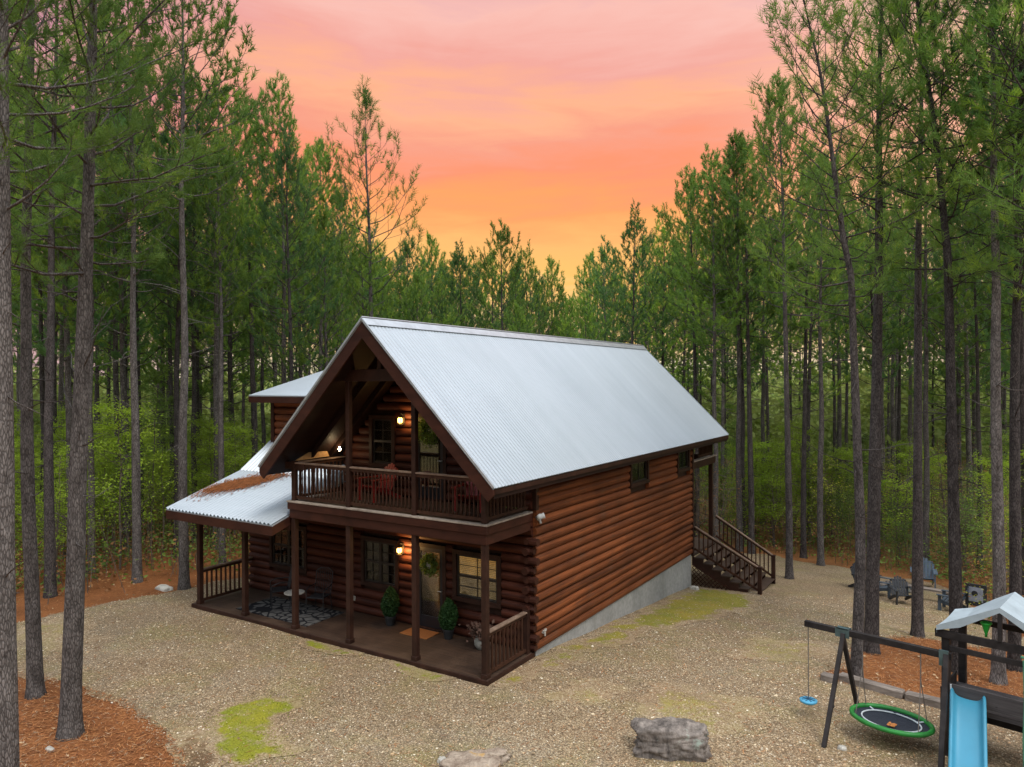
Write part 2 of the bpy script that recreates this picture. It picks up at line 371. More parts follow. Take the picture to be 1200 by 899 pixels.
M['twig'] = simple('bare_twigs', (.13, .105, .085), .9, .1, 0, .3, 3)
M['shrub'] = leafy('clipped_evergreen', (.020, .055, .014), (.05, .115, .026), .2, 4)
def bark_mat(name, dark, light, scale=1.0):
    q = MN(name); v = q.voro(1.0, 'DISTANCE_TO_EDGE', sc3=(34 * scale, 34 * scale, 9 * scale)); n = q.noise(1, 6, .7, sc3=(9, 9, 3)); n2 = q.noise(40, 4, .7)
    pl = q.ramp(v, [(.0, .4), (.22, 1.0)]); c = q.ramp(n, [(.3, dark), (.7, light)]); c = q.mix(1, c, pl, 'MULTIPLY')
    c = q.mix(.5, c, q.ramp(n2, [(.3, .6), (.7, 1.3)]), 'MULTIPLY'); oi = q.new('ShaderNodeObjectInfo')
    c = q.mix(1, c, q.ramp(oi.outputs['Random'], [(0, .72), (1, 1.2)]), 'MULTIPLY')
    q.base(c).rough(.95, .1).bump(q.mix(.5, pl, n), .9, .03); return q.mat
M['bark'] = bark_mat('pine_bark', (.09, .076, .068), (.27, .24, .222))
M['bark_dark'] = bark_mat('dark_pine_bark', (.05, .042, .039), (.16, .138, .13))
# --- ground
def straw_mat():
    q = MN('pine_straw_floor'); n = q.noise(.5, 6, .65); f = q.noise(28, 6, .8); st = q.noise(1, 5, .8, sc3=(55, 18, 30), dist=2.5)
    c = q.ramp(n, [(.25, (.15, .058, .022)), (.55, (.29, .112, .04)), (.8, (.37, .155, .055))])
    c = q.mix(.8, c, q.ramp(f, [(.3, .45), (.55, 1.0), (.75, 1.5)]), 'MULTIPLY'); c = q.mix(.7, c, q.ramp(st, [(.3, .55), (.7, 1.35)]), 'MULTIPLY')
    far = q.new('ShaderNodeVectorMath'); far.operation = 'LENGTH'; q.lk(q.co.outputs['Object'], far.inputs[0])
    fm = q.new('ShaderNodeMapRange'); fm.inputs[1].default_value = 17; fm.inputs[2].default_value = 40; q.lk(far.outputs['Value'], fm.inputs[0])
    gr = q.ramp(q.noise(.3, 5, .6), [(.3, (.09, .09, .03)), (.7, (.22, .16, .07))]); c = q.mix(fm.outputs[0], c, gr)
    q.base(c).rough(.95, .1).bump(f, .7, .04); return q.mat
M['straw'] = straw_mat()
def gravel_col(q):
    v = q.new('ShaderNodeTexVoronoi'); v.inputs['Scale'].default_value = 34; q.lk(q.co.outputs['Object'], v.inputs['Vector'])
    v2 = q.new('ShaderNodeTexVoronoi'); v2.inputs['Scale'].default_value = 60; q.lk(q.co.outputs['Object'], v2.inputs['Vector'])
    sx_ = q.new('ShaderNodeSeparateColor'); q.lk(v.outputs['Color'], sx_.inputs[0]); sy_ = q.new('ShaderNodeSeparateColor'); q.lk(v2.outputs['Color'], sy_.inputs[0])
    c = q.ramp(sx_.outputs[0], [(0, (.13, .085, .048)), (.35, (.26, .178, .10)), (.7, (.36, .262, .152)), (.9, (.48, .375, .235)), (1, (.64, .55, .40))])
    c2 = q.ramp(sy_.outputs[1], [(0, (.11, .07, .04)), (.5, (.28, .195, .11)), (1, (.54, .42, .27))]); c = q.mix(.45, c, c2)
    dirt = q.ramp(q.noise(.45, 5, .65), [(.42, 0.0), (.72, .55)]); c = q.mix(dirt, c, (.25, .155, .085))
    gr = q.ramp(q.noise(.33, 4, .6, vec=q.mapping((1, 1, 1), rot=(0, 0, 1))), [(.5, 0.0), (.8, .4)]); c = q.mix(gr, c, (.31, .29, .23))
    ol = q.ramp(q.noise(.55, 7, .72, vec=q.mapping((1, 1, 1), rot=(0, 0, 2))), [(.48, 0.0), (.66, .5)]); c = q.mix(ol, c, (.29, .25, .09))
    wet = q.ramp(q.noise(.22, 6, .7, vec=q.mapping((1, 2.2, 1), rot=(0, 0, .6))), [(.3, .78), (.6, 1.04)]); c = q.mix(1, c, wet, 'MULTIPLY')
    return c, v
def gravel_mat():
    q = MN('tan_gravel'); c, v = gravel_col(q); c = q.mix(1, c, q.ramp(v.outputs['Distance'], [(.25, 1.1), (.75, .45)]), 'MULTIPLY')
    q.base(c).rough(.9, .2).bump(v.outputs['Distance'], -.8, .02); return q.mat
M['gravel'] = gravel_mat()
def moss_mat(name, thresh, green=(.15, .19, .018), gold=(.27, .22, .028), strength=.92):
    q = MN(name); c, v = gravel_col(q); n = q.noise(3.2, 8, .8); big = q.noise(.8, 3, .6); f = q.noise(34, 4, .7)
    g = q.ramp(big, [(.35, green), (.65, gold)]); g = q.mix(.8, g, q.ramp(f, [(.3, .45), (.7, 1.45)]), 'MULTIPLY')
    a = q.new('ShaderNodeVertexColor'); a.layer_name = 'Fade'; sc_ = q.new('ShaderNodeSeparateColor'); q.lk(a.outputs[0], sc_.inputs[0])
    nn = q.math('ADD', n, q.math('MULTIPLY', q.math('SUBTRACT', sc_.outputs[0], 1.0), .38))
    c = q.mix(q.ramp(nn, [(thresh, 0.0), (thresh + .16, strength)]), c, g); q.base(c).rough(.95, .1).bump(q.math('ADD', f, n), .7, .03); return q.mat
M['moss'] = moss_mat('yellow_green_moss', .31, (.17, .19, .018), (.30, .235, .03), strength=.88)
M['moss_thin'] = moss_mat('thin_moss', .42, (.20, .20, .03), (.30, .25, .05), .6)
M['moss_thick'] = moss_mat('bright_moss', .33, (.14, .19, .012), (.27, .25, .02))
M['dirt'] = moss_mat('bare_dirt_patch', .34, (.10, .062, .035), (.17, .105, .055))
def vcol_mat(name, rough=.85):
    q = MN(name); a = q.new('ShaderNodeVertexColor'); a.layer_name = 'Col'; q.base(a.outputs[0]).rough(rough, .25); return q.mat
M['stones'] = vcol_mat('loose_stone'); M['litter'] = vcol_mat('fallen_straw')
M['far_leaf'] = leafy('distant_foliage', (.17, .25, .06), (.42, .48, .14), .5, .08, 0)
# ================================================================ terrain
def zg(x, y):
    y = np.asarray(y, float); x = np.asarray(x, float)
    t = np.clip(y + .25, 0, None); s_ = 0.0925 * (t - .5 * (1 - np.exp(-t / .5)) * .5)
    base = -0.12 - s_; base = -2.05 + np.log1p(np.exp((base + 2.05) * 6)) / 6
    far = np.clip((np.hypot(x + 3, y) - 22) / 40, 0, 1)
    return base + .02 * np.sin(x * 1.3 + .7 * y) * np.cos(y * .9 - x * .3) + far * (.35 * np.sin(x * .11 + 1) * np.cos(y * .09))
def zf(x, y): return float(zg(x, y))
xs = np.concatenate([-16.5 - np.geomspace(.2, 620, 44)[::-1], np.arange(-16.5, 13.01, .16), 13 + np.geomspace(.2, 620, 44)])
ys = np.concatenate([-11.5 - np.geomspace(.2, 120, 26)[::-1], np.arange(-11.5, 22.5, .16), 22.5 + np.geomspace(.2, 900, 50)])
GX, GY = np.meshgrid(xs, ys); GZ = zg(GX, GY); nx, ny = len(xs), len(ys)
gi = np.arange(nx * ny).reshape(ny, nx)
A_, B_, C_, D_ = gi[:-1, :-1].ravel(), gi[:-1, 1:].ravel(), gi[1:, 1:].ravel(), gi[1:, :-1].ravel()
TRI = np.concatenate([np.stack([A_, B_, C_], 1), np.stack([A_, C_, D_], 1)])
GV = np.stack([GX.ravel(), GY.ravel(), GZ.ravel()], 1)
g = np_mesh('ground', GV, TRI, M['straw'], smooth=True); tag(g, kind='structure')
def poly_sd(P, poly):
    """signed distance to polygon, positive inside"""
    P = np.asarray(P, float); poly = np.asarray(poly, float); d = np.full(len(P), 1e9); ins = np.zeros(len(P), bool)
    for i in range(len(poly)):
        a = poly[i]; b = poly[(i + 1) % len(poly)]; e = b - a; w_ = P - a
        t = np.clip((w_ @ e) / (e @ e), 0, 1); d = np.minimum(d, np.hypot(*(w_ - t[:, None] * e).T))
        c1 = (a[1] <= P[:, 1]) != (b[1] <= P[:, 1])
        with np.errstate(divide='ignore', invalid='ignore'):
            xi = a[0] + (P[:, 1] - a[1]) * e[0] / (e[1] if abs(e[1]) > 1e-12 else 1e-12)
        ins ^= c1 & (P[:, 0] < xi)
    return np.where(ins, d, -d)
def wob(P, a=.22, s_=1.0):
    x, y = P[:, 0] * s_, P[:, 1] * s_
    return a * (np.sin(2.1 * x + 1.3 * np.sin(1.7 * y)) * .5 + np.sin(5.3 * y + 2 * np.sin(3.1 * x)) * .3 + np.sin(11 * x + 7 * y) * .16 + np.sin(19 * y - 13 * x) * .1)
OUT = [(-12.9, -5.6), (-12.8, -4.3), (-12.28, -2.45), (-11.95, -.93), (-11.5, 1.5), (-11.2, 9), (-9, 15), (-5, 18.6), (-1, 20), (.66, 20.4), (2.9, 19.5), (4.2, 19.6), (5.2, 18.8),
       (7.0, 18.6), (8.0, 17.4), (8.6, 14.7), (9.2, 11), (10.6, 9.7), (11.2, 3.6), (11.5, -2), (10, -11.3), (-1.5, -11.3), (-6.5, -11.3), (-16, -11.2), (-16, -8)]
ISL_L = [(-16, -8.4), (-12.5, -7.6), (-9.6, -6.88), (-8.58, -6.68), (-6.88, -6.48), (-5.69, -6.35), (-4.89, -6.5), (-3.79, -6.71), (-2.92, -6.97), (-1.8, -7.63), (-1.2, -9), (-3, -11.5), (-16, -11.5)]
ISL_R = [(5.75, 2.95), (6.05, 4.27), (6.05, 6.4), (6.4, 7.15), (6.8, 8.17), (7.5, 8.45), (8.14, 8.27), (10.7, 9.8), (11.6, 6), (11.3, 3.4), (7.9, 2.8)]
XY = GV[:, :2]
F_GR = np.minimum.reduce([poly_sd(XY, OUT), -poly_sd(XY, ISL_L), -poly_sd(XY, ISL_R)]) + wob(XY)
def clip_sheet(name, f, dz, mat, fade=None):
    keep = (f[TRI] > 0).any(1); vs = []; ts = []
    full = (f[TRI] > 0).all(1); V = GV.copy(); V[:, 2] += dz
    vs = list(map(tuple, V[np.unique(TRI[full])])) if full.any() else []
    remap = {int(v): i for i, v in enumerate(np.unique(TRI[full]))}
    ts = [tuple(remap[int(q)] for q in t) for t in TRI[full]]
    for t in TRI[keep & ~full]:
        pts = []
        for i in range(3):
            a, b = t[i], t[(i + 1) % 3]
            if f[a] > 0: pts.append(tuple(V[a]))
            if (f[a] > 0) != (f[b] > 0):
                k = f[a] / (f[a] - f[b]); pts.append(tuple(V[a] + (V[b] - V[a]) * k))
        b0 = len(vs); vs += pts
        for i in range(1, len(pts) - 1): ts.append((b0, b0 + i, b0 + i + 1))
    o = np_mesh(name, vs, ts, mat, smooth=True)
    if fade:
        A = np.array(vs); at = o.data.color_attributes.new('Fade', 'FLOAT_COLOR', 'POINT'); k = np.clip(fade(A[:, :2]), 0, 1); c4 = np.stack([k, k, k, np.ones_like(k)], 1).astype(np.float32); at.data.foreach_set('color', c4.ravel())
    return o
gr = clip_sheet('gravel_yard', F_GR, .014, M['gravel']); tag(gr, kind='structure')
def fpatch(P, poly, a=.3): return poly_sd(P, poly) + wob(P + 3.3, a, 1.4)
POLY_A = [(-3.77, -5.76), (-3.63, -4.8), (-2.78, -4.45), (-2.26, -5.31), (-1.04, -5.97), (-1.57, -6.75), (-2.33, -6.6), (-3.33, -6.1)]
THICK = [(POLY_A, .3), ([(-5.6, -1.90), (-3.2, -1.90), (-3.8, -2.42), (-5.0, -2.42)], .12), ([(-2.7, -1.90), (-.8, -1.90), (-1.1, -2.35), (-2.2, -2.42)], .12)]
SIDE = [([(.0, -2.1), (.0, 11.0), (2.5, 11.0), (3.0, 8.8), (2.0, 6.0), (1.2, 3.2), (1.0, .2), (.6, -2.0)], .35)]
THIN = [([(1.2, -1.7), (1.9, -.3), (2.9, -.4), (2.2, -1.6)], .35), ([(2.7, -1.4), (3.1, .2), (4.9, .7), (5.2, -.9), (4.7, -2.0)], .35), ([(-12.5, -4.0), (-12.1, -5.5), (-10.0, -5.8), (-9.6, -4.4)], .35),
        ([(5.6, 7.6), (6.4, 9.6), (7.6, 10.5), (8.6, 9.6), (7.3, 8.7)], .3), ([(3.8, 3.0), (5.5, 3.8), (5.4, 6.4), (3.6, 5.4)], .4)]
def ffun(lst, P): return np.maximum.reduce([fpatch(P, q, a) for q, a in lst])
for lst, mt_, dz, lb, fd in ((THICK, 'moss_thick', .026, 'bright green moss growing on the gravel before the porch', .22), (SIDE, 'moss', .022, 'yellow green moss in the gravel along the foot of the side wall', .55),
                             (THIN, 'moss_thin', .020, 'faint thin moss tinting the open gravel yard', .6)):
    o = clip_sheet('moss', np.minimum(ffun(lst, XY), F_GR), dz, M[mt_], fade=lambda P, lst=lst, fd=fd: ffun(lst, P) / fd); tag(o, lb, 'moss', kind='stuff')
DIRT = [([(-4.1, -6.7), (-3.4, -5.9), (-2.5, -6.0), (-1.8, -6.9), (-2.4, -7.6), (-3.2, -7.2)], .4)]
o = clip_sheet('bare_dirt', np.minimum(ffun(DIRT, XY), F_GR), .018, M['dirt'], fade=lambda P: ffun(DIRT, P) / .5); tag(o, kind='structure')
# ================================================================ the cabin
cabin = thing('log_cabin', 'two storey red brown log cabin with a white metal gable roof and front balcony', 'cabin', (0, 0, 0))
PD, W_, BW, BL = 1.906, 6.0, -9.93, 11.0        # porch depth, main width, wing wall, body length
HT, HB = 3.23, 2.80
XR, ZR, YF, YB, XE, ZE = -2.99, 7.614, -2.41, 14.01, .537, 4.09
SLP = (ZR - ZE) / (XE - XR)
def roof_z(x): return ZR - abs(x - XR) * SLP
def log_wall(name, axis, const, a0, a1, z0, z1, out_sign, mat, openings=(), clip=None, pitch=.22, bulge=.10, thick=.16):
    """half round log siding along x (axis 0, plane y=const) or y (axis 1, plane x=const)"""
    mb = MB(); z = z0; rnd = random.Random(int(a1 * 7 + z0 * 13))
    while z < z1 - .02:
        zt = min(z + pitch, z1); zc = (z + zt) / 2
        ivs = [(a0, a1)]
        if clip: c = clip(zt); ivs = [(max(a0, c[0]), min(a1, c[1]))]
        for (o0, o1, oz0, oz1) in openings:
            if zt > oz0 + .02 and z < oz1 - .02:
                nv = []
                for p, q in ivs:
                    if q <= o0 or p >= o1: nv.append((p, q)); continue
                    if p < o0: nv.append((p, o0))
                    if q > o1: nv.append((o1, q))
                ivs = nv
        n = 7; jb = bulge * (1 + rnd.uniform(-.1, .1))
        for p, q in ivs:
            if q - p < .03: continue
            k = max(1, int((q - p) / 1.2)); st = [p + (q - p) * i / k for i in range(k + 1)]
            off = [rnd.uniform(-.006, .006) for _ in st]; vs = []
            for s_, of in zip(st, off):
                for i in range(n + 1):
                    a = math.pi * i / n; d = const + out_sign * (jb * math.sin(a) ** .9 + of + .002); zz = zc - math.cos(a) * (zt - z) / 2
                    vs.append((s_, d, zz) if axis == 0 else (d, s_, zz))
                d = const - out_sign * thick
                vs += [(s_, d, zt), (s_, d, z)] if axis == 0 else [(d, s_, zt), (d, s_, z)]
            m_ = n + 3; fs = [(i * m_ + j, i * m_ + (j + 1) % m_, (i + 1) * m_ + (j + 1) % m_, (i + 1) * m_ + j) for i in range(k) for j in range(m_)]
            fs += [tuple(range(m_)), tuple(k * m_ + j for j in range(m_ - 1, -1, -1))]
            mb.add(vs, fs)
        z = zt
    return mb.build(name, mat, cabin)
# openings: (a0, a1, z0, z1)
O_front = [(-2.25, -.82, .85, 2.12), (-5.32, -3.98, .78, 2.12), (-9.0, -7.4, .78, 2.12), (-3.50, -2.45, 0, 2.16)]
log_wall('wall', 0, 0.0, BW, 0.0, 0.0, HT - .02, -1, M['log_front_shaded'], O_front)
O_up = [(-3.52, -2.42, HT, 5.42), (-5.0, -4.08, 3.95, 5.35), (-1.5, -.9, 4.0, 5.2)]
log_wall('wall', 0, 0.0, -5.93, 0.0, HT + .03, 7.2, -1, M['log_front_shaded'], O_up[:2], clip=lambda z: (XR - (ZR - .22 - z) / SLP, XR + (ZR - .22 - z) / SLP))
O_side = [(5.40, 6.86, 3.06, 3.96), (9.42, 10.7, 3.04, 3.9)]
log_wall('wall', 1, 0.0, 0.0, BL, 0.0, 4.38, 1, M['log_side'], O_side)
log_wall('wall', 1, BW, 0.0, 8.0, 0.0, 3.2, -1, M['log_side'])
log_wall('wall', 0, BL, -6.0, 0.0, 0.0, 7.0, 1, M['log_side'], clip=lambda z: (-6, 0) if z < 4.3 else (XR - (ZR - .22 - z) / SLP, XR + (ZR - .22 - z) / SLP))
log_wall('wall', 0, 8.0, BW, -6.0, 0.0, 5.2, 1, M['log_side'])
# foundation
mb = MB(); mb.box(-.14, .05, -1.9, .035, BL - .02, -.004); mb.build('foundation', M['concrete'], cabin)
mb = MB(); mb.box(-6, BL - .2, -1.9, -.145, BL - .02, -.004); mb.build('foundation', M['concrete'], cabin)
mb = MB(); mb.box(BW - .02, .05, -1.2, BW + .14, 8, -.004); mb.build('foundation', M['concrete'], cabin)
# corner log ends
mb = MB(); z = .11; i = 0; rc = random.Random(8)
while z < HB - .05:
    j1, j2 = rc.uniform(-.03, .03), rc.uniform(-.03, .03)
    if i % 2 == 0: mb.tube([(-.10, -.20 + j1, z), (-.10, .02, z)], .088, 9); mb.tube([(-.02, -.06, z), (.09 + j2 * .5, -.06, z)], .075, 8)
    else: mb.tube([(-.02, -.07, z), (.15 + j2, -.07, z)], .088, 9); mb.tube([(-.10, -.13 + j1, z), (-.10, .0, z)], .075, 8)
    z += .22; i += 1
mb.build('corner_logs', M['trim_red'], cabin)
mb = MB(); mb.box(-.05, -.03, HT + .02, .10, .10, 4.35); mb.build('corner_board', M['trim'], cabin)
mb = MB(); mb.box(-.03, BL - .03, -.02, .11, BL + .12, 4.3); mb.build('corner_board', M['trim'], cabin)
# porch floor
mb = MB(); mb.box(BW - .10, -PD, -.06, 0.02, -.004, 0.0); mb.build('porch_floor', M['deck'], cabin)
mb = MB(); mb.box(BW - .12, -PD - .03, -.30, .04, -PD + .02, -.004); mb.box(-.02, -PD + .02, -.30, .04, .0, -.004); mb.box(BW - .12, -PD + .02, -.30, BW - .06, 0, -.004)
mb.build('porch_skirt', M['trim'], cabin, bevel=.006)
# upper deck
mb = MB(); mb.box(-5.99, -PD, HT - .16, -.01, -.002, HT); mb.build('balcony_floor', M['deck'], cabin)
mb = MB()
for zt, zb, o_ in ((HT - .035, HT - .21, .035), (HT - .213, HB, .0)):
    mb.box(-6.0 - o_, -PD - o_, zb, 0 + o_, -PD + .05, zt); mb.box(-.05, -PD + .05, zb, o_, -.10, zt); mb.box(-6.0 - o_, -PD + .05, zb, -5.95, -.10, zt)
mb.build('balcony_beam', M['trim_red'], cabin, bevel=.006)
mb = MB(); mb.box(-6.05, -PD - .05, HT - .032, .05, -PD + .10, HT + .004); mb.box(-.10, -PD + .10, HT - .032, .05, -.09, HT + .004); mb.box(-6.05, -PD + .1, HT - .032, -5.9, -.09, HT + .004)
mb.build('balcony_edge_board', M['deck_edge'], cabin, bevel=.004)
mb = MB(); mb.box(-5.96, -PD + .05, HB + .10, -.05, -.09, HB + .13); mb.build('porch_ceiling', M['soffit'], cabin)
# posts
PX = [-.09, -1.977, -4.006, -5.9, -7.8515, -9.807]; yp = -PD + .09
for i, x in enumerate(PX):
    mb = MB(); top = HB - .003 if i < 4 else 2.46
    mb.box(x - .065, yp - .065, .001, x + .065, yp + .065, top); mb.box(x - .08, yp - .08, .001, x + .08, yp + .08, .10)
    p = mb.build('post', M['trim'], cabin, bevel=.008)
    if i >= 4:
        k = MB()
        for s_ in (-1, 1): k.prism([(x + s_ * .066, 2.10), (x + s_ * .10, 2.28), (x + s_ * .28, 2.458), (x + s_ * .066, 2.458)], 1, yp - .05, yp + .05)
        k.build('bracket', M['trim'], p)
for i, x in enumerate(PX[:4]):
    top = roof_z(x) - .30 if i in (1, 2) else HT + 1.0
    if i in (1, 2): top = min(top, 6.22)
    mb = MB(); mb.box(x - .06, yp - .06, HT + .005, x + .06, yp + .06, top); mb.build('post', M['trim'], cabin, bevel=.008)
mb = MB(); mb.box(XR - 1.12, yp - .07, 6.223, XR + 1.12, yp + .07, 6.50); mb.build('tie_beam', M['trim'], cabin, bevel=.008)
mb = MB(); mb.box(XR - .06, yp - .055, 6.503, XR + .06, yp + .055, 7.25); mb.build('king_post', M['trim'], cabin, bevel=.008)
# interior beams of the balcony ceiling
mb = MB(); mb.box(-6.2, yp - .05, 4.02, -5.5, yp + .05, 4.2); mb.build('purlin', M['trim'], cabin)
# railings ----------------------------------------------------------
def turned_profile(h):
    return [(.019, 0), (.019, .10 * h), (.012, .13 * h), (.024, .22 * h), (.021, .34 * h), (.013, .44 * h), (.0115, .52 * h), (.017, .60 * h), (.013, .66 * h), (.012, .84 * h), (.019, .87 * h), (.019, h)]
def railing(a, b, z0, h, step=.125, turned=False, mat='rail', cap='rail_cap'):
    a = Vector(a); b = Vector(b); d = b - a; Ln = d.length; d.normalize()
    mb = MB(); up = Vector((0, 0, 1))
    mb.bar(a + up * (z0 + .09), b + up * (z0 + .09), .05, .07); mb.bar(a + up * (z0 + h - .075), b + up * (z0 + h - .075), .05, .07)
    r = mb.build('railing', M[mat], cabin)
    k = MB(); k.bar(a + up * (z0 + h - .018), b + up * (z0 + h - .018), .12, .036); k.build('rail_cap', M[cap], r, bevel=.005)
    hb = h - .075 - .09 - .07; mb = MB()
    if turned: mb.lathe(turned_profile(hb), n=8)
    else: mb.box(-.02, -.02, 0, .02, .02, hb)
    n = int(Ln / step); proto = None
    for i in range(1, n):
        p = a + d * (Ln * i / n) + up * (z0 + .125)
        if proto is None: proto = mb.build('baluster', M[mat], r, smooth=turned, loc=p)
        else: c = proto.copy(); link(c, r); c.location = p
    return r
ZU = HT
for xa, xb in ((PX[3] + .06, PX[2] - .06), (PX[2] + .06, PX[1] - .06), (PX[1] + .06, PX[0] - .06)):
    railing((xa, yp, 0), (xb, yp, 0), ZU, .97, .108, True)
railing((-.09, yp + .06, 0), (-.09, -.1, 0), ZU, .97, .13)
railing((-5.91, yp + .06, 0), (-5.91, -.1, 0), ZU, .97, .13)
railing((-.07, yp + .06, 0), (-.07, -.25, 0), 0, .97, .15)
railing((-9.81, yp + .06, 0), (-9.81, -.08, 0), 0, .97, .15)
mb = MB(); mb.box(-.13, -.25, 0.001, -.01, -.13, 1.0); mb.build('post', M['trim'], cabin, bevel=.006)
# roofs -------------------------------------------------------------
def corrugated(name, p00, p10, p01, p11, pitch=.12, amp=.007, t=.03, mat='roof', parent=None, nseg=6):
    """sheet with ribs running from the p0* edge to the p1* edge (p00->p10 one rib); ribs repeat from p*0 to p*1"""
    p00, p10, p01, p11 = map(Vector, (p00, p10, p01, p11)); L_ = max((p01 - p00).length, (p11 - p10).length)
    n = max(2, int(L_ / pitch)) * nseg; nrm = (p10 - p00).cross(p01 - p00).normalized()
    if nrm.z < 0: nrm = -nrm
    vs = []
    for k in range(n + 1):
        s_ = k / n; h = amp * (1 + math.sin(2 * math.pi * k / nseg)) * 1.0
        a = p00.lerp(p01, s_); b = p10.lerp(p11, s_)
        vs += [a + nrm * (h), a.lerp(b, .5) + nrm * h, b + nrm * h]
    fs = []
    for k in range(n):
        for j in range(2): fs.append((k * 3 + j, (k + 1) * 3 + j, (k + 1) * 3 + j + 1, k * 3 + j + 1))
    mb = MB(); mb.add(vs, fs)
    mb.add([p00 - nrm * .004, p10 - nrm * .004, p11 - nrm * .004, p01 - nrm * .004, p00 - nrm * t, p10 - nrm * t, p11 - nrm * t, p01 - nrm * t],
           [(0, 1, 2, 3), (7, 6, 5, 4), (0, 4, 5, 1), (1, 5, 6, 2), (2, 6, 7, 3), (3, 7, 4, 0)])
    return mb.build(name, M[mat], parent or cabin, smooth=False)
Nr = Vector((SLP, 0, 1)).normalized()
ro = corrugated('roof', (XR, YF, ZR), (XE, YF, ZE), (XR, YB, ZR), (XE, YB, ZE))
XL = 2 * XR - XE
corrugated('roof', (XR, YF, ZR), (XL, YF, ZE), (XR, YB, ZR), (XL, YB, ZE))
mb = MB()
for s_ in (1, -1):
    a = Vector((XR, 0, ZR)); mb.bar((XR + s_ * .10, YF - .015, ZR - .10 * SLP + .045), (XR + s_ * .10, YB + .015, ZR - .10 * SLP + .045), .22, .012, up=(s_ * SLP, 0, 1))
mb.tube([(XR, YF - .015, ZR + .05), (XR, YB + .015, ZR + .05)], .02, 8)
mb.build('ridge_cap', M['flashing'], ro)
# wooden roof deck under the metal, fascias
mb = MB(); th = .14
for s_ in (1, -1):
    xe = XR + s_ * (XE - XR - .03); dz = .034
    mb.prism([(XR, ZR - dz * 1.42), (xe, roof_z(xe) - dz * 1.42), (xe, roof_z(xe) - (dz + th) * 1.42), (XR, ZR - (dz + th) * 1.42)], 1, YF + .05, YB - .05)
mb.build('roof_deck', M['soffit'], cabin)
for yy, (y0, y1) in (('f', (YF - .005, YF + .045)), ('b', (YB - .045, YB + .005))):
    for s_ in (1, -1):
        xe = XR + s_ * (XE - XR - .01); mb = MB()
        o1, o2 = .038 * 1.42, .30 * 1.42
        zt = lambda x: roof_z(x) - o1
        mb.prism([(XR, ZR - o1), (xe, roof_z(xe) - o1), (xe, roof_z(xe) - o1 - .10), (xe - s_ * .14, roof_z(xe - s_ * .14) - o2), (XR, ZR - o2)], 1, y0, y1)
        mb.build('fascia', M['trim_red'], cabin, bevel=.004)
        k = MB(); k.bar((XR, y0 - .012, ZR + .012), (xe + s_ * .01, y0 - .012, roof_z(xe) + .012), .03, .05, up=(s_ * SLP, 0, 1)); k.build('drip_edge', M['flashing'], cabin)
for s_ in (1, -1):
    xe = XR + s_ * (XE - XR - .015); mb = MB(); mb.box(xe - .02, YF + .05, ZE - .13, xe + .012, YB - .05, ZE - .035); mb.build('eave_board', M['trim'], cabin)
# rafters under the front overhang (visible from below and the side)
mb = MB()
for yy in (-1.2, -.5):
    for s_ in (1, -1):
        xe = XR + s_ * 3.2
        mb.prism([(XR, ZR - .252), (xe, roof_z(xe) - .252), (xe, roof_z(xe) - .42), (XR, ZR - .42)], 1, yy - .04, yy + .04)
mb.build('rafters', M['soffit'], cabin)
# left wing roofs
XW0, XW1 = -10.5, -6.06
E_y, E_z, K_y, K_z, T_y, T_z = -2.4, 2.68, .08, 3.48, 3.3, 5.83
lo = corrugated('roof', (XW0, E_y, E_z), (XW0, K_y, K_z), (XW1, E_y, E_z), (XW1, K_y, K_z), pitch=.15, amp=.03)
st_ = corrugated('roof', (XW0, K_y - .03, K_z + .012), (XW0, T_y, T_z), (XW1, K_y - .03, K_z + .012), (XW1, T_y, T_z), pitch=.15, amp=.028)
corrugated('roof', (XW0, 8.6, 3.1), (XW0, T_y, T_z), (XW1, 8.6, 3.1), (XW1, T_y, T_z), pitch=.15, amp=.028)
mb = MB(); mb.bar((XW0, K_y, K_z + .034), (XW1, K_y, K_z + .034), .16, .012, up=(0, -.5, 1)); mb.build('flashing_strip', M['flashing'], lo)
mb = MB(); mb.prism([(E_y + .03, E_z - .04), (K_y, K_z - .04), (T_y, T_z - .04), (T_y, T_z - .2), (K_y, K_z - .19), (E_y + .03, E_z - .19)], 0, XW0 + .03, XW1 - .01)
mb.build('roof_deck', M['soffit'], cabin)
mb = MB(); mb.box(XW0 + .005, E_y + .002, E_z - .26, XW1 - .0, E_y + .03, E_z - .035); mb.build('fascia', M['trim_red'], cabin)
for x0, x1 in ((XW0 - .005, XW0 + .03), (XW1 - .008, XW1 + .022)):
    mb = MB(); top = [(E_y, E_z - .035), (K_y, K_z - .035)]
    if x0 < -9: top += [(T_y, T_z - .035), (T_y, T_z - .26)]
    mb.prism(top + [(K_y, K_z - .25), (E_y, E_z - .25)], 0, x0, x1); mb.build('fascia', M['trim_red'], cabin)
mb = MB(); mb.box(-9.9, yp - .07, 2.463, -6.05, yp + .07, 2.66); mb.build('porch_beam', M['trim'], cabin)
mb = MB(); mb.prism([(0.0, 3.2), (0.0, 3.28), (3.2, 5.6), (7.9, 3.3), (7.9, 3.2)], 0, BW - .01, BW + .1); mb.build('gable_infill', M['log_side'], cabin)
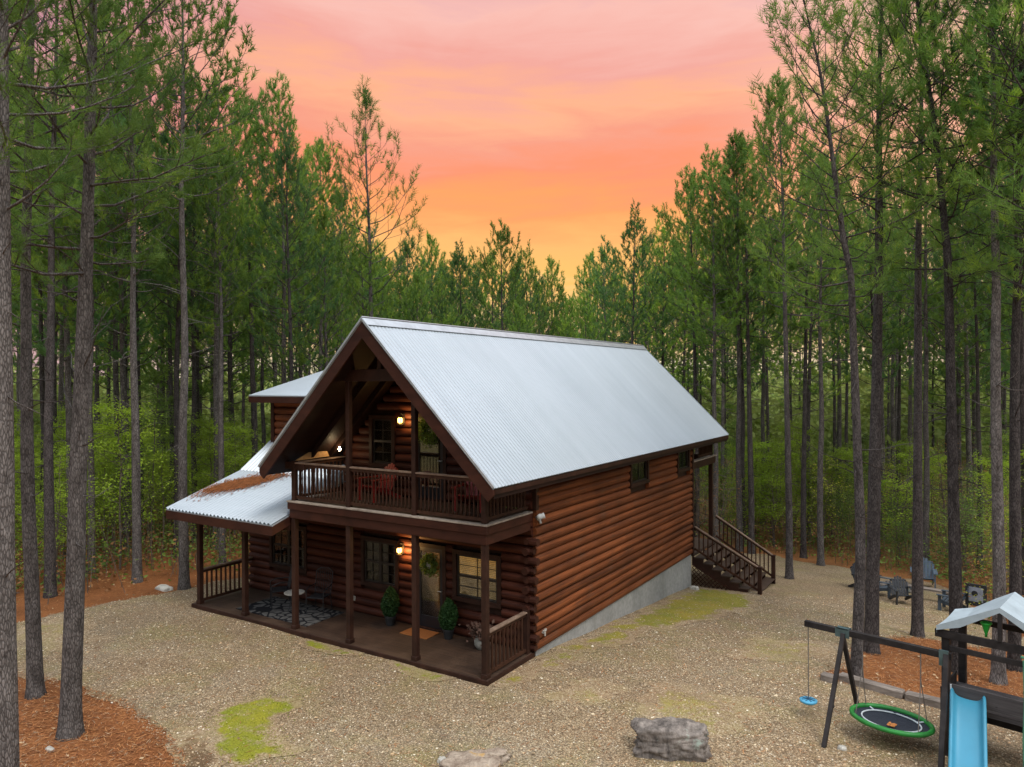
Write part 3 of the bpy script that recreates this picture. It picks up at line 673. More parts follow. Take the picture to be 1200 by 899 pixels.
# dormer on the wing
DX, DY = -10.30, 1.22
mb_open = []
log_wall('wall', 0, DY, DX, -5.5, 4.1, 5.72, -1, M['log_side'])
log_wall('wall', 1, DX, DY, 6.0, 4.1, 5.78, -1, M['log_side'])
mb = MB(); mb.box(DX - .08, DY - .12, 4.2, DX + .07, DY + .04, 5.74); mb.build('corner_board', M['trim_red'], cabin)
corrugated('roof', (-10.68, .5, 5.80), (-10.68, 4.6, 6.86), (-4.95, .5, 5.80), (-4.2, 4.6, 6.86), pitch=.12)
mb = MB(); mb.box(-10.66, .51, 5.58, -5.35, .54, 5.762); mb.build('fascia', M['trim_red'], cabin)
mb = MB(); mb.prism([(.5, 5.765), (4.6, 6.82), (4.6, 6.66), (.5, 5.60)], 0, -10.68, -10.645); mb.build('fascia', M['trim_red'], cabin)
mb = MB(); mb.prism([(.54, 5.735), (4.6, 6.79), (4.6, 6.7), (.54, 5.62)], 0, -10.64, -5.0); mb.build('roof_deck', M['soffit'], cabin)
mb = MB(); mb.prism([(DY, 5.7), (DY, 5.9), (4.6, 6.7), (6.0, 5.7)], 0, DX - .02, DX + .06); mb.build('gable_infill', M['log_side'], cabin)
# windows -----------------------------------------------------------
def window(axis, const, sg, a0, a1, z0, z1, sashes=1, lit=True, blinds=True, trim=.11, parent=None, split=True, blindmat=None):
    """casing, sash bars, panes and slatted blinds; sg = outward direction"""
    def P(mb, u0, u1, d0, d1, za, zb, mi=0):
        lo_, hi_ = sorted((const + sg * d0, const + sg * d1))
        if axis == 0: mb.box(u0, lo_, za, u1, hi_, zb, mi)
        else: mb.box(lo_, u0, za, hi_, u1, zb, mi)
    c = MB(); P(c, a0 - trim, a1 + trim, -.02, .115, z1, z1 + trim); P(c, a0 - trim, a1 + trim, -.02, .125, z0 - trim, z0)
    P(c, a0 - trim, a1 + trim, -.14, -.025, z1, z1 + .32); P(c, a0 - trim, a1 + trim, -.14, -.025, z0 - .32, z0); P(c, a0 - trim, a0, -.02, .112, z0 + .001, z1 - .001); P(c, a1, a1 + trim, -.02, .112, z0 + .001, z1 - .001)
    fr = c.build('window', M['trim'], parent or cabin, bevel=.004)
    w_ = (a1 - a0) / sashes; s = MB(); e = .045
    for i in range(sashes):
        u0, u1 = a0 + w_ * i, a0 + w_ * (i + 1); P(s, u0 + .002, u0 + e, .03, .07, z0, z1); P(s, u1 - e, u1 - .002, .03, .07, z0, z1)
        P(s, u0 + e, u1 - e, .03, .07, z0, z0 + e); P(s, u0 + e, u1 - e, .03, .07, z1 - e, z1)
        if split: zm = (z0 + z1) / 2; P(s, u0 + e, u1 - e, .028, .074, zm - .03, zm + .03)
        P(s, (u0 + u1) / 2 - .008, (u0 + u1) / 2 + .008, .042, .058, z0 + e, z1 - e)
        if split:
            for q in (.25, .75): zq = z0 + (z1 - z0) * q; P(s, u0 + e, u1 - e, .043, .057, zq - .008, zq + .008)
    s.build('frame', M['black_frame'], fr)
    p = MB(); P(p, a0 + .01, a1 - .01, .036, .040, z0 + .01, z1 - .01); p.build('pane', M['glass'], fr)
    if blinds:
        b = MB(); z = z0 + .05; zm = (z0 + z1) / 2
        while z < z1 - .03:
            P(b, a0 + .03, a1 - .03, -.02, .002, z, z + .026, 0 if z > zm else 1); z += .042
        b.build('blind', [M[blindmat or 'blind_lit'], M['blind_dim']], fr)
    bk = MB(); P(bk, a0, a1, -.15, -.14, z0, z1); bk.build('room_backing', M['black_frame'] if blinds else M['blind_dim'], fr)
    return fr
window(0, 0, -1, -2.13, -.94, .97, 2.0)
window(0, 0, -1, -5.2, -4.1, .9, 2.0, 2, blindmat='blind_dim')
window(0, 0, -1, -8.88, -7.52, .9, 2.0, 2, blindmat='blind_dim')
window(1, 0, 1, 5.52, 6.74, 3.18, 3.84, 1, blindmat='blind_dim', split=False)
window(1, 0, 1, 9.54, 10.58, 3.16, 3.78, 1, blinds=False, split=False)
window(0, 0, -1, -4.88, -4.2, 4.07, 5.23, 1, blinds=False)
# doors
def glass_door(x0, x1, z0, z1, room):
    c = MB(); c.box(x0 - .10, -.115, z0 + .002, x0, .02, z1 + .10); c.box(x1, -.115, z0 + .002, x1 + .10, .02, z1 + .10); c.box(x0, -.113, z1, x1, .02, z1 + .099)
    c.box(x0 - .1, .025, z1, x1 + .1, .14, z1 + .34); c.box(x0, -.13, z0 + .002, x1, .0, z0 + .035); f = c.build('door_frame', M['trim'], cabin, bevel=.004)
    d = MB(); e = .12; g0, g1 = z0 + .32, z1 - .11
    d.box(x0 + .004, -.06, z0 + .04, x1 - .004, -.02, g0); d.box(x0 + .004, -.06, g1, x1 - .004, -.02, z1 - .004)
    d.box(x0 + .004, -.06, g0, x0 + e, -.02, g1); d.box(x1 - e, -.06, g0, x1 - .004, -.02, g1)
    dr = d.build('door', M['door'], f)
    p = MB(); p.box(x0 + e, -.045, g0, x1 - e, -.041, g1); p.build('pane', M['glass'], f)
    b = MB(); b.box(x0, .13, z0, x1, .14, z1); b.build('room_backing', room, f)
    h = MB(); h.tube([(x1 - .055, -.06, z0 + 1.0), (x1 - .055, -.11, z0 + 1.0)], .02, 8); h.tube([(x1 - .055, -.105, z0 + 1.0), (x1 - .16, -.105, z0 + 1.0)], .012, 8); h.build('handle', M['metal'], f)
    return f
glass_door(-3.40, -2.55, 0, 2.05, M['room_lit'])
glass_door(-3.42, -2.52, HT + .01, HT + 2.08, M['door'])
# wall lamps
def wall_lamp(x, z, e, r=.02):
    a = MB(); a.box(x - .06, -.13, z - .13, x + .06, -.085, z + .14); a.tube([(x, -.12, z + .10), (x, -.19, z + .15), (x, -.22, z + .11)], .012, 6)
    a.lathe([(.02, .10), (.085, .06), (.09, .045)], (x, -.22, z), 6)
    for k in range(4): an = math.pi / 4 + k * math.pi / 2; a.bar((x + .07 * math.cos(an), -.22 + .07 * math.sin(an), z - .12), (x + .07 * math.cos(an), -.22 + .07 * math.sin(an), z + .05), .01, .01)
    a.lathe([(.085, -.12), (.085, -.135), (.03, -.16)], (x, -.22, z), 6)
    o = a.build('wall_lamp', M['black_frame'], cabin)
    b = MB(); b.lathe([(.02, -.10), (.058, -.07), (.062, .0), (.04, .05)], (x, -.22, z), 8); b.build('bulb', M['bulb'], o, smooth=True)
    l = bpy.data.lights.new('lamp_light', 'POINT'); l.energy = e; l.color = (1, .55, .18); l.shadow_soft_size = .06
    lo_ = bpy.data.objects.new('lamp_light', l); link(lo_, o); lo_.location = (x + .15, -.24, z - .02)
    return o
wall_lamp(-3.85, 1.93, 22)
wall_lamp(-3.80, 5.25, 9)
# bright bare bulb over the left end of the balcony with the two boards it lights
a = MB(); a.lathe([(.01, -.05), (.03, -.03), (.034, 0), (.02, .03), (.012, .06)], (-5.62, -.55, 4.44), 8); o = a.build('bulb', M['bulb_white'], cabin, smooth=True)
l = bpy.data.lights.new('lamp_light', 'POINT'); l.energy = 3; l.color = (1, .68, .34); l.shadow_soft_size = .04
lo_ = bpy.data.objects.new('lamp_light', l); link(lo_, o); lo_.location = (-5.60, -.62, 4.46)
a = MB(); a.bar((-5.62, -.10, 4.49), (-5.62, -.55, 4.49), .02, .02); a.build('bulb_arm', M['iron'], cabin)
M['pine_board'] = wood('raw_pine_board', (.30, .16, .06), (.5, .30, .13), (5, 5, 5), .6)
a = MB(); a.prism([(-1.20, 4.52), (-.80, 4.52), (-.86, 4.72), (-1.02, 4.74)], 0, -5.98, -5.92); a.build('truss_block', M['pine_board'], cabin)
a = MB(); a.prism([(-1.75, 4.22), (-.62, 4.24), (-.70, 4.38), (-1.30, 4.40)], 0, -5.98, -5.93); a.build('truss_block', M['pine_board'], cabin)
# security light, tap and socket on the walls
a = MB(); a.box(.06, .02, 3.02, .13, .14, 3.10); a.tube([(.10, .06, 3.08), (.20, -.02, 3.12)], [.05, .07], 10); a.tube([(.10, .10, 3.08), (.20, .18, 3.12)], [.05, .07], 10); a.tube([(.12, .08, 3.04), (.16, .08, 2.94)], .03, 8)
a.build('security_light', simple('grey_fixture', (.40, .40, .38), .5), cabin, smooth=True)
a = MB(); a.tube([(.08, .25, .38), (.17, .25, .38)], .025, 8); a.tube([(.16, .25, .39), (.16, .25, .31)], .018, 8); a.lathe([(.04, 0), (.04, .015)], (.14, .25, .42), 8); a.box(.07, .36, .33, .10, .44, .42); a.build('outdoor_tap', M['pale_rock'], cabin)
a = MB(); a.box(-5.60, -.115, .32, -5.51, -.09, .44); a.build('socket', simple('pale_socket', (.3, .27, .22)), cabin)
# needles lying on the low roof (own shape, follows the ribs)
rn = np.random.default_rng(5); vs = []; ts = []
K = 7500; u = rn.normal(0, 1, K); v = rn.normal(0, 1, K)
px = -9.42 + .36 * u + .12 * v * 1.6; py = -.75 + .42 * v + .10 * u
dx = np.arctan2(K_z - E_z, K_y - E_y)
for i in range(K):
    x, y = px[i], py[i]
    x += (y + .7) * .25
    if y < -1.95 or y > .45 or x < XW0 + .05 or x > XW1 - 1.1: continue
    if math.sin(x * 42) > .2 and abs(v[i]) > 1.1: continue
    z = E_z + (y - E_y) * (K_z - E_z) / (K_y - E_y) if y < K_y else K_z + (y - K_y) * (T_z - K_z) / (T_y - K_y)
    a_ = rn.uniform(0, math.pi); l_ = rn.uniform(.04, .10); w2 = .011; c_, s_ = math.cos(a_), math.sin(a_); zz = z + .055 + rn.uniform(0, .03)
    b0 = len(vs); sl_ = .32 if y < K_y else .73
    vs += [(x - c_ * l_, y - s_ * l_, zz - s_ * l_ * sl_), (x - s_ * w2, y + c_ * w2, zz), (x + c_ * l_, y + s_ * l_, zz + s_ * l_ * sl_), (x + s_ * w2, y - c_ * w2, zz)]; ts.append((b0, b0 + 1, b0 + 2, b0 + 3))
o = np_mesh('fallen_needles', vs, ts, M['rust_straw']); tag(o, 'patch of fallen rust brown pine needles lying on the low porch roof', 'pine needles', kind='stuff')
# back porch and stairs --------------------------------------------
mb = MB(); mb.box(-6, BL + .12, -.10, .10, 13.75, 0); mb.build('back_porch_floor', M['deck'], cabin)
mb = MB(); mb.box(-6, 13.70, 3.0, .06, 13.86, 3.26); mb.box(-.10, BL + .13, 3.0, .06, 13.69, 3.26); mb.box(-6, 13.72, 3.262, -.0, 13.80, 3.30); mb.build('back_beam', M['trim'], cabin)
mb = MB(); mb.box(-.12, BL + .12, 3.262, .09, 13.9, 3.30); mb.build('back_edge_board', M['deck_edge'], cabin)
for x in (-.09, -2.0, -4.0, -5.9):
    mb = MB(); mb.box(x - .07, 13.72 - .07, -1.9, x + .07, 13.72 + .07, min(roof_z(x) - .22, 6)); mb.build('post', M['trim'], cabin)
railing((-.04, BL + 1.0, 0), (-.04, 13.6, 0), ZU + .07, .95, .15)
def sloped_rail(y, x0, z0, x1, z1):
    mb = MB(); up = .86
    mb.bar((x0, y, z0 + .12), (x1, y, z1 + .12), .05, .07); mb.bar((x0, y, z0 + up), (x1, y, z1 + up), .05, .07)
    r = mb.build('railing', M['rail'], cabin)
    k = MB(); k.bar((x0, y, z0 + up + .053), (x1, y, z1 + up + .053), .11, .034); k.build('rail_cap', M['rail_cap'], r)
    n = 14; b = MB(); b.box(-.018, -.018, .15, .018, .018, up); pr = None
    for i in range(1, n):
        t = i / n; p = (x0 + (x1 - x0) * t, y, z0 + (z1 - z0) * t)
        if pr is None: pr = b.build('baluster', M['rail'], r, loc=p)
        else: c = pr.copy(); link(c, r); c.location = p
ST0, ST1 = .12, 2.30; NS = 7
zb_ = -1.22
sloped_rail(11.12, ST0, 0.06, 2.36, -1.12); sloped_rail(13.66, ST0, 0.06, 2.24, -1.22)
for (x, y, zt, zb) in ((2.39, 11.12, -.20, -1.5), (2.27, 13.66, -.33, -1.7)):
    mb = MB(); mb.box(x - .065, y - .065, zb, x + .065, y + .065, zt); mb.box(x - .08, y - .08, zt, x + .08, y + .08, zt + .03); mb.build('stair_post', M['trim'], cabin, bevel=.006)
for y in (11.14, 12.4, 13.62):
    mb = MB(); poly = [(ST0 - .1, -.02)]
    for i in range(NS):
        x_ = ST0 + (ST1 - ST0) * i / NS; xn = ST0 + (ST1 - ST0) * (i + 1) / NS; z_ = -(i + 1) * 1.25 / (NS + .3)
        poly += [(x_, z_ + .0), (xn, z_ + .0)]
    poly += [(ST1, -1.42), (ST1 - .35, -1.42), (ST0 - .1, -.42)]
    mb.prism(poly, 1, y - .025, y + .025); mb.build('stringer', M['trim'], cabin)
for i in range(NS):
    x_ = ST0 + (ST1 - ST0) * i / NS; xn = ST0 + (ST1 - ST0) * (i + 1) / NS; z_ = -(i + 1) * 1.25 / (NS + .3)
    mb = MB(); mb.box(x_ - .01, 11.10, z_ + .002, xn + .03, 13.68, z_ + .04); mb.build('tread', M['deck'] if i % 2 else M['deck'], cabin)
mb = MB()                                                  # lattice under the stairs
for s_ in (1, -1):
    c = -2.6
    while c < 2.8:
        pts = []
        for k in range(41):
            x = .04 + 1.9 * k / 40; z = s_ * (x - .04) + c
            if -1.55 < z < -.36 - .5 * (x - .1): pts.append((x, z))
        if len(pts) > 1: mb.bar((pts[0][0], 11.09 + .006 * s_, pts[0][1]), (pts[-1][0], 11.09 + .006 * s_, pts[-1][1]), .006, .028)
        c += .15
mb.build('lattice', M['trim_red'], cabin)
mb = MB(); mb.box(-6, 11.2, -1.9, -5.9, 13.6, -.1); mb.build('lattice', M['trim'], cabin)
# ================================================================ pines
RND = random.Random(11)
NPR = np.random.default_rng(21)
def tufts_mesh(name, P, D, Ln, mats, parent, needles=16, nlen=.16, nw=.012, rng=NPR, midx=None, spread=.75):
    """needle bursts: P start points (n,3), D unit directions, Ln twig length; each needle one narrow triangle"""
    P = np.asarray(P, float); D = np.asarray(D, float); n = len(P); k = needles
    t = rng.uniform(-.15, 1.0, (n, k, 1)); base = P[:, None, :] + D[:, None, :] * (t * np.asarray(Ln, float).reshape(-1, 1, 1))
    rv = rng.normal(0, 1, (n, k, 3)); rv -= (rv * D[:, None, :]).sum(-1, keepdims=True) * D[:, None, :]; rv /= np.linalg.norm(rv, axis=-1, keepdims=True) + 1e-9
    nd = D[:, None, :] * rng.uniform(.45, 1.1, (n, k, 1)) + rv * spread * rng.uniform(.7, 1.2, (n, k, 1)); nd[..., 2] -= .08
    nd /= np.linalg.norm(nd, axis=-1, keepdims=True)
    sd_ = np.cross(nd, rng.normal(0, 1, (n, k, 3))); sd_ /= np.linalg.norm(sd_, axis=-1, keepdims=True) + 1e-9
    l_ = nlen * rng.uniform(.75, 1.2, (n, k, 1))
    a = base - sd_ * nw / 2; b = base + sd_ * nw / 2; c = base + nd * l_
    V = np.stack([a, b, c], 2).reshape(-1, 3); T = np.arange(len(V)).reshape(-1, 3)
    mi = None if midx is None else np.repeat(np.asarray(midx), k)
    return np_mesh(name, V, T, mats, parent, mi)
def pine(name, label, cat, H=18, r0=.2, cb=.5, seed=1, path=None, bark='bark', needles=16, nlen=.17, nw=.016, spreadf=1.0, nbr=46, loc=(0, 0, 0), rz=0, group=None,
         bright=.12, sparse=1.0, stubs=14, sides=9, top_tuft=1.0, main='needles', twl=.2, up=0.0, side_lim=None, spread=.7):
    rd = random.Random(seed); rg = np.random.default_rng(seed)
    root = thing(name, label, cat, loc, rz, group)
    # trunk path: list of (x, y, z) local
    if path is None:
        lx, ly = rd.uniform(-.4, .4), rd.uniform(-.4, .4); path = [(0, 0, -.3)]
        for i in range(1, 9): t = i / 8; path.append((lx * t * t + rd.uniform(-.05, .05), ly * t * t + rd.uniform(-.05, .05), H * t))
    path = [Vector(p) for p in path]
    def at(z):
        for a, b in zip(path, path[1:]):
            if z <= b.z: t = (z - a.z) / max(1e-6, b.z - a.z); return a.lerp(b, max(0, t))
        return path[-1].copy()
    def rad(z):
        t = max(0, min(1, z / H)); fl = 1 + .35 * math.exp(-max(z, 0) / .28)
        return r0 * ((1 - t) ** .75 * .94 + .035) * fl
    seg = [at(-.3)] ; zs = [-.3, 0, .1, .25, .5]; z = 1.0
    while z < H: zs.append(z); z += (.8 if sides > 10 else 1.3)
    zs.append(H); pts = [at(z) for z in zs]
    ph = rd.uniform(0, 6)
    mb = MB(); mb.tube(pts, [rad(z) for z in zs], sides, jit=(lambda i, j: 1 + .05 * math.sin(j * 2.3 + ph + i * .7) + rg.uniform(-.03, .03)))
    # limbs
    P = []; D = []; Lt = []; mi = []
    def add_tuft(p, d, l=None):
        d = Vector(d); d.normalize(); P.append(tuple(p)); D.append(tuple(d)); Lt.append(l or twl * rd.uniform(.7, 1.3)); mi.append(1 if rd.random() < bright else 0)
    az = rd.uniform(0, 6.28); cz = H * cb
    for i in range(nbr):
        t = i / (nbr - 1); z = cz + (H - cz) * (t ** .9) * .985; az += 2.39996 + rd.uniform(-.4, .4)
        env = (math.sin(math.pi * min(1, (.18 + t * .82)) ** .8) ** .7) if t < .95 else .25
        Lb = spreadf * H * .15 * (env * .9 + .12) * rd.uniform(.6, 1.2) * (1.0 if t > .15 else rd.uniform(.5, 1.1))
        if side_lim is not None and not side_lim(az): Lb *= .35
        ele = R(-6 + 58 * t + rd.uniform(-12, 12) + up); p = at(z); dirh = Vector((math.cos(az), math.sin(az), 0))
        n = 5; bp = [p.copy()]; e = ele
        for k in range(n):
            e += R(7 + rd.uniform(-9, 12)); dd = dirh * math.cos(e) + Vector((0, 0, math.sin(e))); p = p + dd * (Lb / n); bp.append(p.copy()); dirh = (dirh + Vector((rd.uniform(-.2, .2), rd.uniform(-.2, .2), 0))).normalized()
        rb = max(.008, min(.034, rad(z) * .2 + .004 * Lb)); mb.tube(bp, [rb * (1 - .8 * k / n) for k in range(n + 1)], 4, cap=False)
        nsec = max(3, int(Lb * 4.2 * sparse))
        for j in range(nsec):
            s_ = .22 + .78 * (j + rd.random()) / nsec; k = min(n - 1, int(s_ * n)); q = bp[k].lerp(bp[k + 1], s_ * n - k); bd = (bp[k + 1] - bp[k]).normalized()
            side_ = bd.cross(Vector((0, 0, 1))); side_ = side_.normalized() if side_.length > .01 else Vector((1, 0, 0))
            sg = 1 if j % 2 else -1; sdv = (bd * rd.uniform(.4, 1) + side_ * sg * rd.uniform(.5, 1.1) + Vector((0, 0, rd.uniform(-.1, .55)))).normalized()
            ls = Lb * .30 * (1.15 - s_ * .6) * rd.uniform(.6, 1.2); qe = q + sdv * ls
            mb.tube([q, q + sdv * ls * .5 + Vector((0, 0, -.02)), qe], [rb * .35, rb * .28, rb * .2], 3, cap=False)
            upv = (sdv * .7 + Vector((0, 0, .75))).normalized(); add_tuft(qe, upv)
            if rd.random() < .8 * sparse: add_tuft(q + sdv * ls * .55, (sdv + Vector((rd.uniform(-.5, .5), rd.uniform(-.5, .5), rd.uniform(0, .8)))))
            if rd.random() < .5 * sparse: add_tuft(q + sdv * ls * .8, (sdv + Vector((rd.uniform(-.8, .8), rd.uniform(-.8, .8), rd.uniform(-.1, .6)))))
        add_tuft(bp[-1], (bp[-1] - bp[-2]).normalized() * .7 + Vector((0, 0, .6)), twl * 1.3)
    for k in range(3): add_tuft(at(H) - Vector((0, 0, .12 * k)), Vector((rd.uniform(-.3, .3), rd.uniform(-.3, .3), 1)), twl * 1.5 * top_tuft)
    for i in range(stubs):                                    # dead lower limbs
        z = rd.uniform(.16, cb * 1.05) * H; a = rd.uniform(0, 6.28); l = rd.uniform(.3, 2.0) * (1 if z > .3 * H else .5); p = at(z); e = rd.uniform(-.35, .6); bp = [p]
        for k in range(3): e += rd.uniform(-.25, .25); p = p + Vector((math.cos(a) * math.cos(e), math.sin(a) * math.cos(e), math.sin(e))) * l / 3; bp.append(p); a += rd.uniform(-.3, .3)
        mb.tube(bp, [.018, .013, .009, .004], 3, cap=False)
    mb.build('trunk', M[bark], root, smooth=True)
    tufts_mesh('crown', P, D, Lt, [M[main], M['needles_bright']], root, needles, nlen, nw, rg, mi, spread)
    return root
# eight kinds of forest pine, each later copied with its parts
variants = []
specs = [dict(H=18, cb=.50, seed=3), dict(H=19, cb=.46, seed=4, main='needles_cool'), dict(H=17, cb=.52, seed=5, bright=.3), dict(H=18.5, cb=.55, seed=6), dict(H=16, cb=.42, seed=7, main='needles_cool', spreadf=1.1),
         dict(H=17.5, cb=.40, seed=8, bright=.35, spreadf=1.15), dict(H=18, cb=.60, seed=9), dict(H=15, cb=.30, seed=10, spreadf=1.2, nbr=60, bright=.2)]
F_LBL = 'slender straight pine with a bare dark trunk in the dense woods '
used = []
for i, sp in enumerate(specs):
    variants.append(pine('pine_tree', 'x', 'pine tree', bark='bark_dark' if i % 2 else 'bark', needles=30, nlen=.165, nw=.027, twl=.30, r0=.145, spread=.6, sparse=.82, **{**dict(nbr=52), **sp}))
    used.append(False)
def to_uv(p):
    d = Vector(p) - CP; z = d.dot(CF); return 600 + 848.752 * d.dot(CR) / z, 449.5 - 848.752 * d.dot(CU) / z, z
SKY = [(-200, -60), (0, 20), (60, 40), (120, 60), (170, 60), (200, 85), (250, 110), (300, 135), (340, 130), (362, 195), (378, 180), (400, 235), (435, 240), (470, 285), (500, 290), (545, 292), (565, 310), (590, 285), (615, 296), (640, 330),
       (662, 360), (685, 318), (712, 300), (735, 255), (755, 290), (780, 275), (815, 240), (842, 272), (870, 258), (892, 275), (905, 220), (930, 70), (970, 30), (1020, 10), (1080, 60), (1130, 40), (1200, 30), (1400, 30)]
def skyline(u): return float(np.interp(u, [a for a, b in SKY], [b for a, b in SKY]))
placed = []
def zone(u, D):
    if u < 330: return ('left of the cabin', 'pines in the woods left of the cabin')
    if u < 850: return ('behind the cabin roof', 'pines in the woods behind the cabin roof')
    return ('right of the cabin', 'pines in the woods right of the cabin')
def forest_pine(x, y, vi, H, label=None, group=None):
    z = zf(x, y); v0 = variants[vi]; sc = H / specs[vi]['H']
    u, _, D = to_uv((x, y, z)); zl, zgp = zone(u, D)
    if not used[vi]: t = v0; used[vi] = True
    else: t = copy_tree(v0)
    t.location = (x, y, z); t.rotation_euler = (0, 0, RND.uniform(0, 6.28)); t.scale = (sc * RND.uniform(.95, 1.05),) * 2 + (sc,)
    t['label'] = label or (F_LBL + zl); t['group'] = group or zgp
    placed.append((x, y)); return t
def unproj(u, D):
    """ground point in direction u at depth D (planning aid for where the woods stand)"""
    p = CP + CF * D + CR * ((u - 600) / 848.752 * D); return p.x, p.y
def h_for(x, y, v):
    u, vv, D = to_uv((x, y, 0)); return (449.5 - v) / 848.752 * D + CP.z - zf(x, y)
# the skyline trees, where they stand
SKYT = [(206, 66, 27, 1), (252, 96, 29, 2), (298, 118, 33, 3), (335, 98, 31, 0), (376, 165, 34, 6), (404, 222, 40, 4), (482, 281, 43, 4), (508, 279, 47, 7), (545, 288, 42, 1), (590, 266, 40, 3), (622, 290, 47, 5), (648, 306, 52, 7),
        (690, 300, 50, 7), (712, 288, 44, 4), (738, 246, 40, 1), (776, 262, 44, 5), (816, 206, 37, 3), (846, 256, 41, 0), (871, 236, 36, 1), (893, 255, 42, 2), (924, 95, 28, 3),
        (468, 300, 52, 4), (492, 305, 55, 5), (520, 312, 50, 7), (533, 298, 56, 2), (562, 318, 53, 4), (578, 300, 50, 7), (605, 316, 54, 5), (634, 326, 50, 4), (660, 338, 52, 7), (672, 345, 47, 5), (700, 318, 56, 7), (722, 300, 52, 5), (758, 280, 50, 4), (800, 262, 46, 5), (452, 300, 46, 7), (425, 285, 48, 5)]
for u, v, D, vi in SKYT:
    x, y = unproj(u, D); forest_pine(x, y, vi, h_for(x, y, v) - .75)
# trunks one can point out at the clearing's edge
EDGE = [((-14.62, -3.49), 3, 19.5, 'grey pine at the left gravel edge, between the two front left pines'),
        ((-13.92, -1.24), 0, 18.5, 'straight grey pine at the gravel edge between the front left pines and the porch'),
        ((-11.92, -.9), 6, 19.5, 'straight pine right beside the left porch corner post'),
        ((-.8, 20.55), 6, 19, 'left trunk of the dark pair of pines behind the back stairs'), ((-.18, 20.2), 3, 18.5, 'right trunk of the dark pair of pines behind the back stairs'),
        ((-1.6, 19.4), 0, 18, 'dark pine seen between the roof corner and the back porch post'),
        ((2.0, 20.9), 3, 17.5, 'dark pine at the far gravel edge just right of the stairs'), ((3.0, 19.35), 6, 17, 'grey pine leaning right at the far gravel edge'),
        ((9.35, 6.6), 1, 19, 'right trunk of the twin pines behind the play fort canopy'), ((9.0, 5.2), 6, 18, 'left trunk of the twin pines behind the play fort canopy'),
        ((6.9, 20.6), 0, 18, 'pine behind the tall slate blue chair'), ((10.6, 12.5), 2, 18, 'pine at the right picture edge behind the play fort')]
for (x, y), vi, H, lb in EDGE: forest_pine(x, y, vi, H, lb, 'pines at the edge of the clearing')
PO = np.array(OUT)
cnt = 0; tries = 0
while cnt < 168 and tries < 14000:
    tries += 1
    D = 17 + 50 * RND.random() ** .8; u = RND.uniform(-60, 1260); x, y = unproj(u, D)
    if D > 45 and RND.random() < .35: continue
    P1 = np.array([[x, y]])
    if poly_sd(P1, OUT)[0] > -1.2 or poly_sd(P1, ISL_R)[0] > -.8: continue
    if y < -7 and x > -18: continue
    if -11 < x < 1 and -3 < y < 16: continue
    md = 2.3 if D < 34 else 3.2
    if any((x - a) ** 2 + (y - b) ** 2 < md * md for a, b in placed): continue
    vmax = skyline(u) + RND.uniform(6, 70); H = h_for(x, y, vmax) - .8; nat = RND.uniform(16, 20.5)
    H = min(H, nat)
    if H < 8.5: continue
    vi = RND.choice([0, 1, 2, 3, 4, 6]) if D < 32 else RND.choice([0, 1, 2, 3, 4, 5, 7])
    if 850 > u > 330 and H < 14: vi = RND.choice([4, 5, 7])
    forest_pine(x, y, vi, H); cnt += 1
for vi, u_ in enumerate(used):
    if not u_:
        for ch in list(variants[vi].children): bpy.data.objects.remove(ch)
        bpy.data.objects.remove(variants[vi])
# --- foreground pines
near = dict(needles=42, nlen=.17, nw=.0095, twl=.27, sides=20, nbr=56)
pine('pine_tree', 'large flaky barked pine, rightmost of the front pines in the left straw bed', 'pine tree', H=17.5, r0=.175, cb=.46, seed=31, loc=(-5.19, -7.58, zf(-5.19, -7.58)),
     path=[(0, 0, -.3), (.01, 0, 0), (.13, .10, 4.6), (.27, .2, 8.6), (.31, .23, 10.1), (.37, .28, 12.5), (.5, .3, 17.5)], stubs=22, **near, group='front pines in the left straw bed')
pine('pine_tree', 'pine leaning left then upright, second trunk from the left edge', 'pine tree', H=18, r0=.145, cb=.50, seed=32, loc=(-7.5, -7.1, zf(-7.5, -7.1)),
     path=[(0, 0, -.3), (0, 0, 0), (-.13, -.07, 4.4), (-.15, -.07, 8.9), (-.07, 0, 12), (0, .1, 18)], stubs=18, **near, group='front pines in the left straw bed')
pine('pine_tree', 'thick pine trunk cut by the left picture edge', 'pine tree', H=17, r0=.17, cb=.52, seed=33, loc=(-3.45, -9.33, zf(-3.45, -9.33)),
     path=[(0, 0, -.3), (0, 0, 0), (.0, .0, 4.8), (.0, .0, 8.1), (-.1, .1, 17)], stubs=12, **near, group='front pines in the left straw bed')
nr = dict(needles=24, nlen=.2, nw=.014, twl=.25, sides=16, nbr=52, group='pines in the right straw bed')
pine('pine_tree', 'slim curving pine leaning left at the top, front trunk of the right straw bed', 'pine tree', H=15.6, r0=.125, cb=.52, seed=35, loc=(6.32, 3.44, zf(6.32, 3.44)),
     path=[(0, 0, -.3), (0, 0, 0), (.10, .08, 2.9), (-.08, 0, 9.1), (-.2, -.06, 9.6), (-.62, -.3, 13.4), (-1.05, -.6, 15.6)], sparse=.7, spreadf=1.0, bark='bark_dark', **nr)
pine('pine_tree', 'straight dark pine just right of the curving pine in the right straw bed', 'pine tree', H=18, r0=.175, cb=.55, seed=36, loc=(6.36, 5.92, zf(6.36, 5.92)),
     path=[(0, 0, -.3), (0, 0, 0), (.19, .16, 9.9), (.2, .18, 14.2), (.3, .2, 18)], bark='bark_dark', **nr)
pine('pine_tree', 'straight pine with the black lawn chair behind its foot', 'pine tree', H=18.5, r0=.15, cb=.56, seed=37, loc=(7.23, 8.66, zf(7.23, 8.66)),
     path=[(0, 0, -.3), (0, 0, 0), (.04, .06, 10.5), (.13, .14, 15), (.1, .1, 18.5)], bark='bark_dark', **nr)
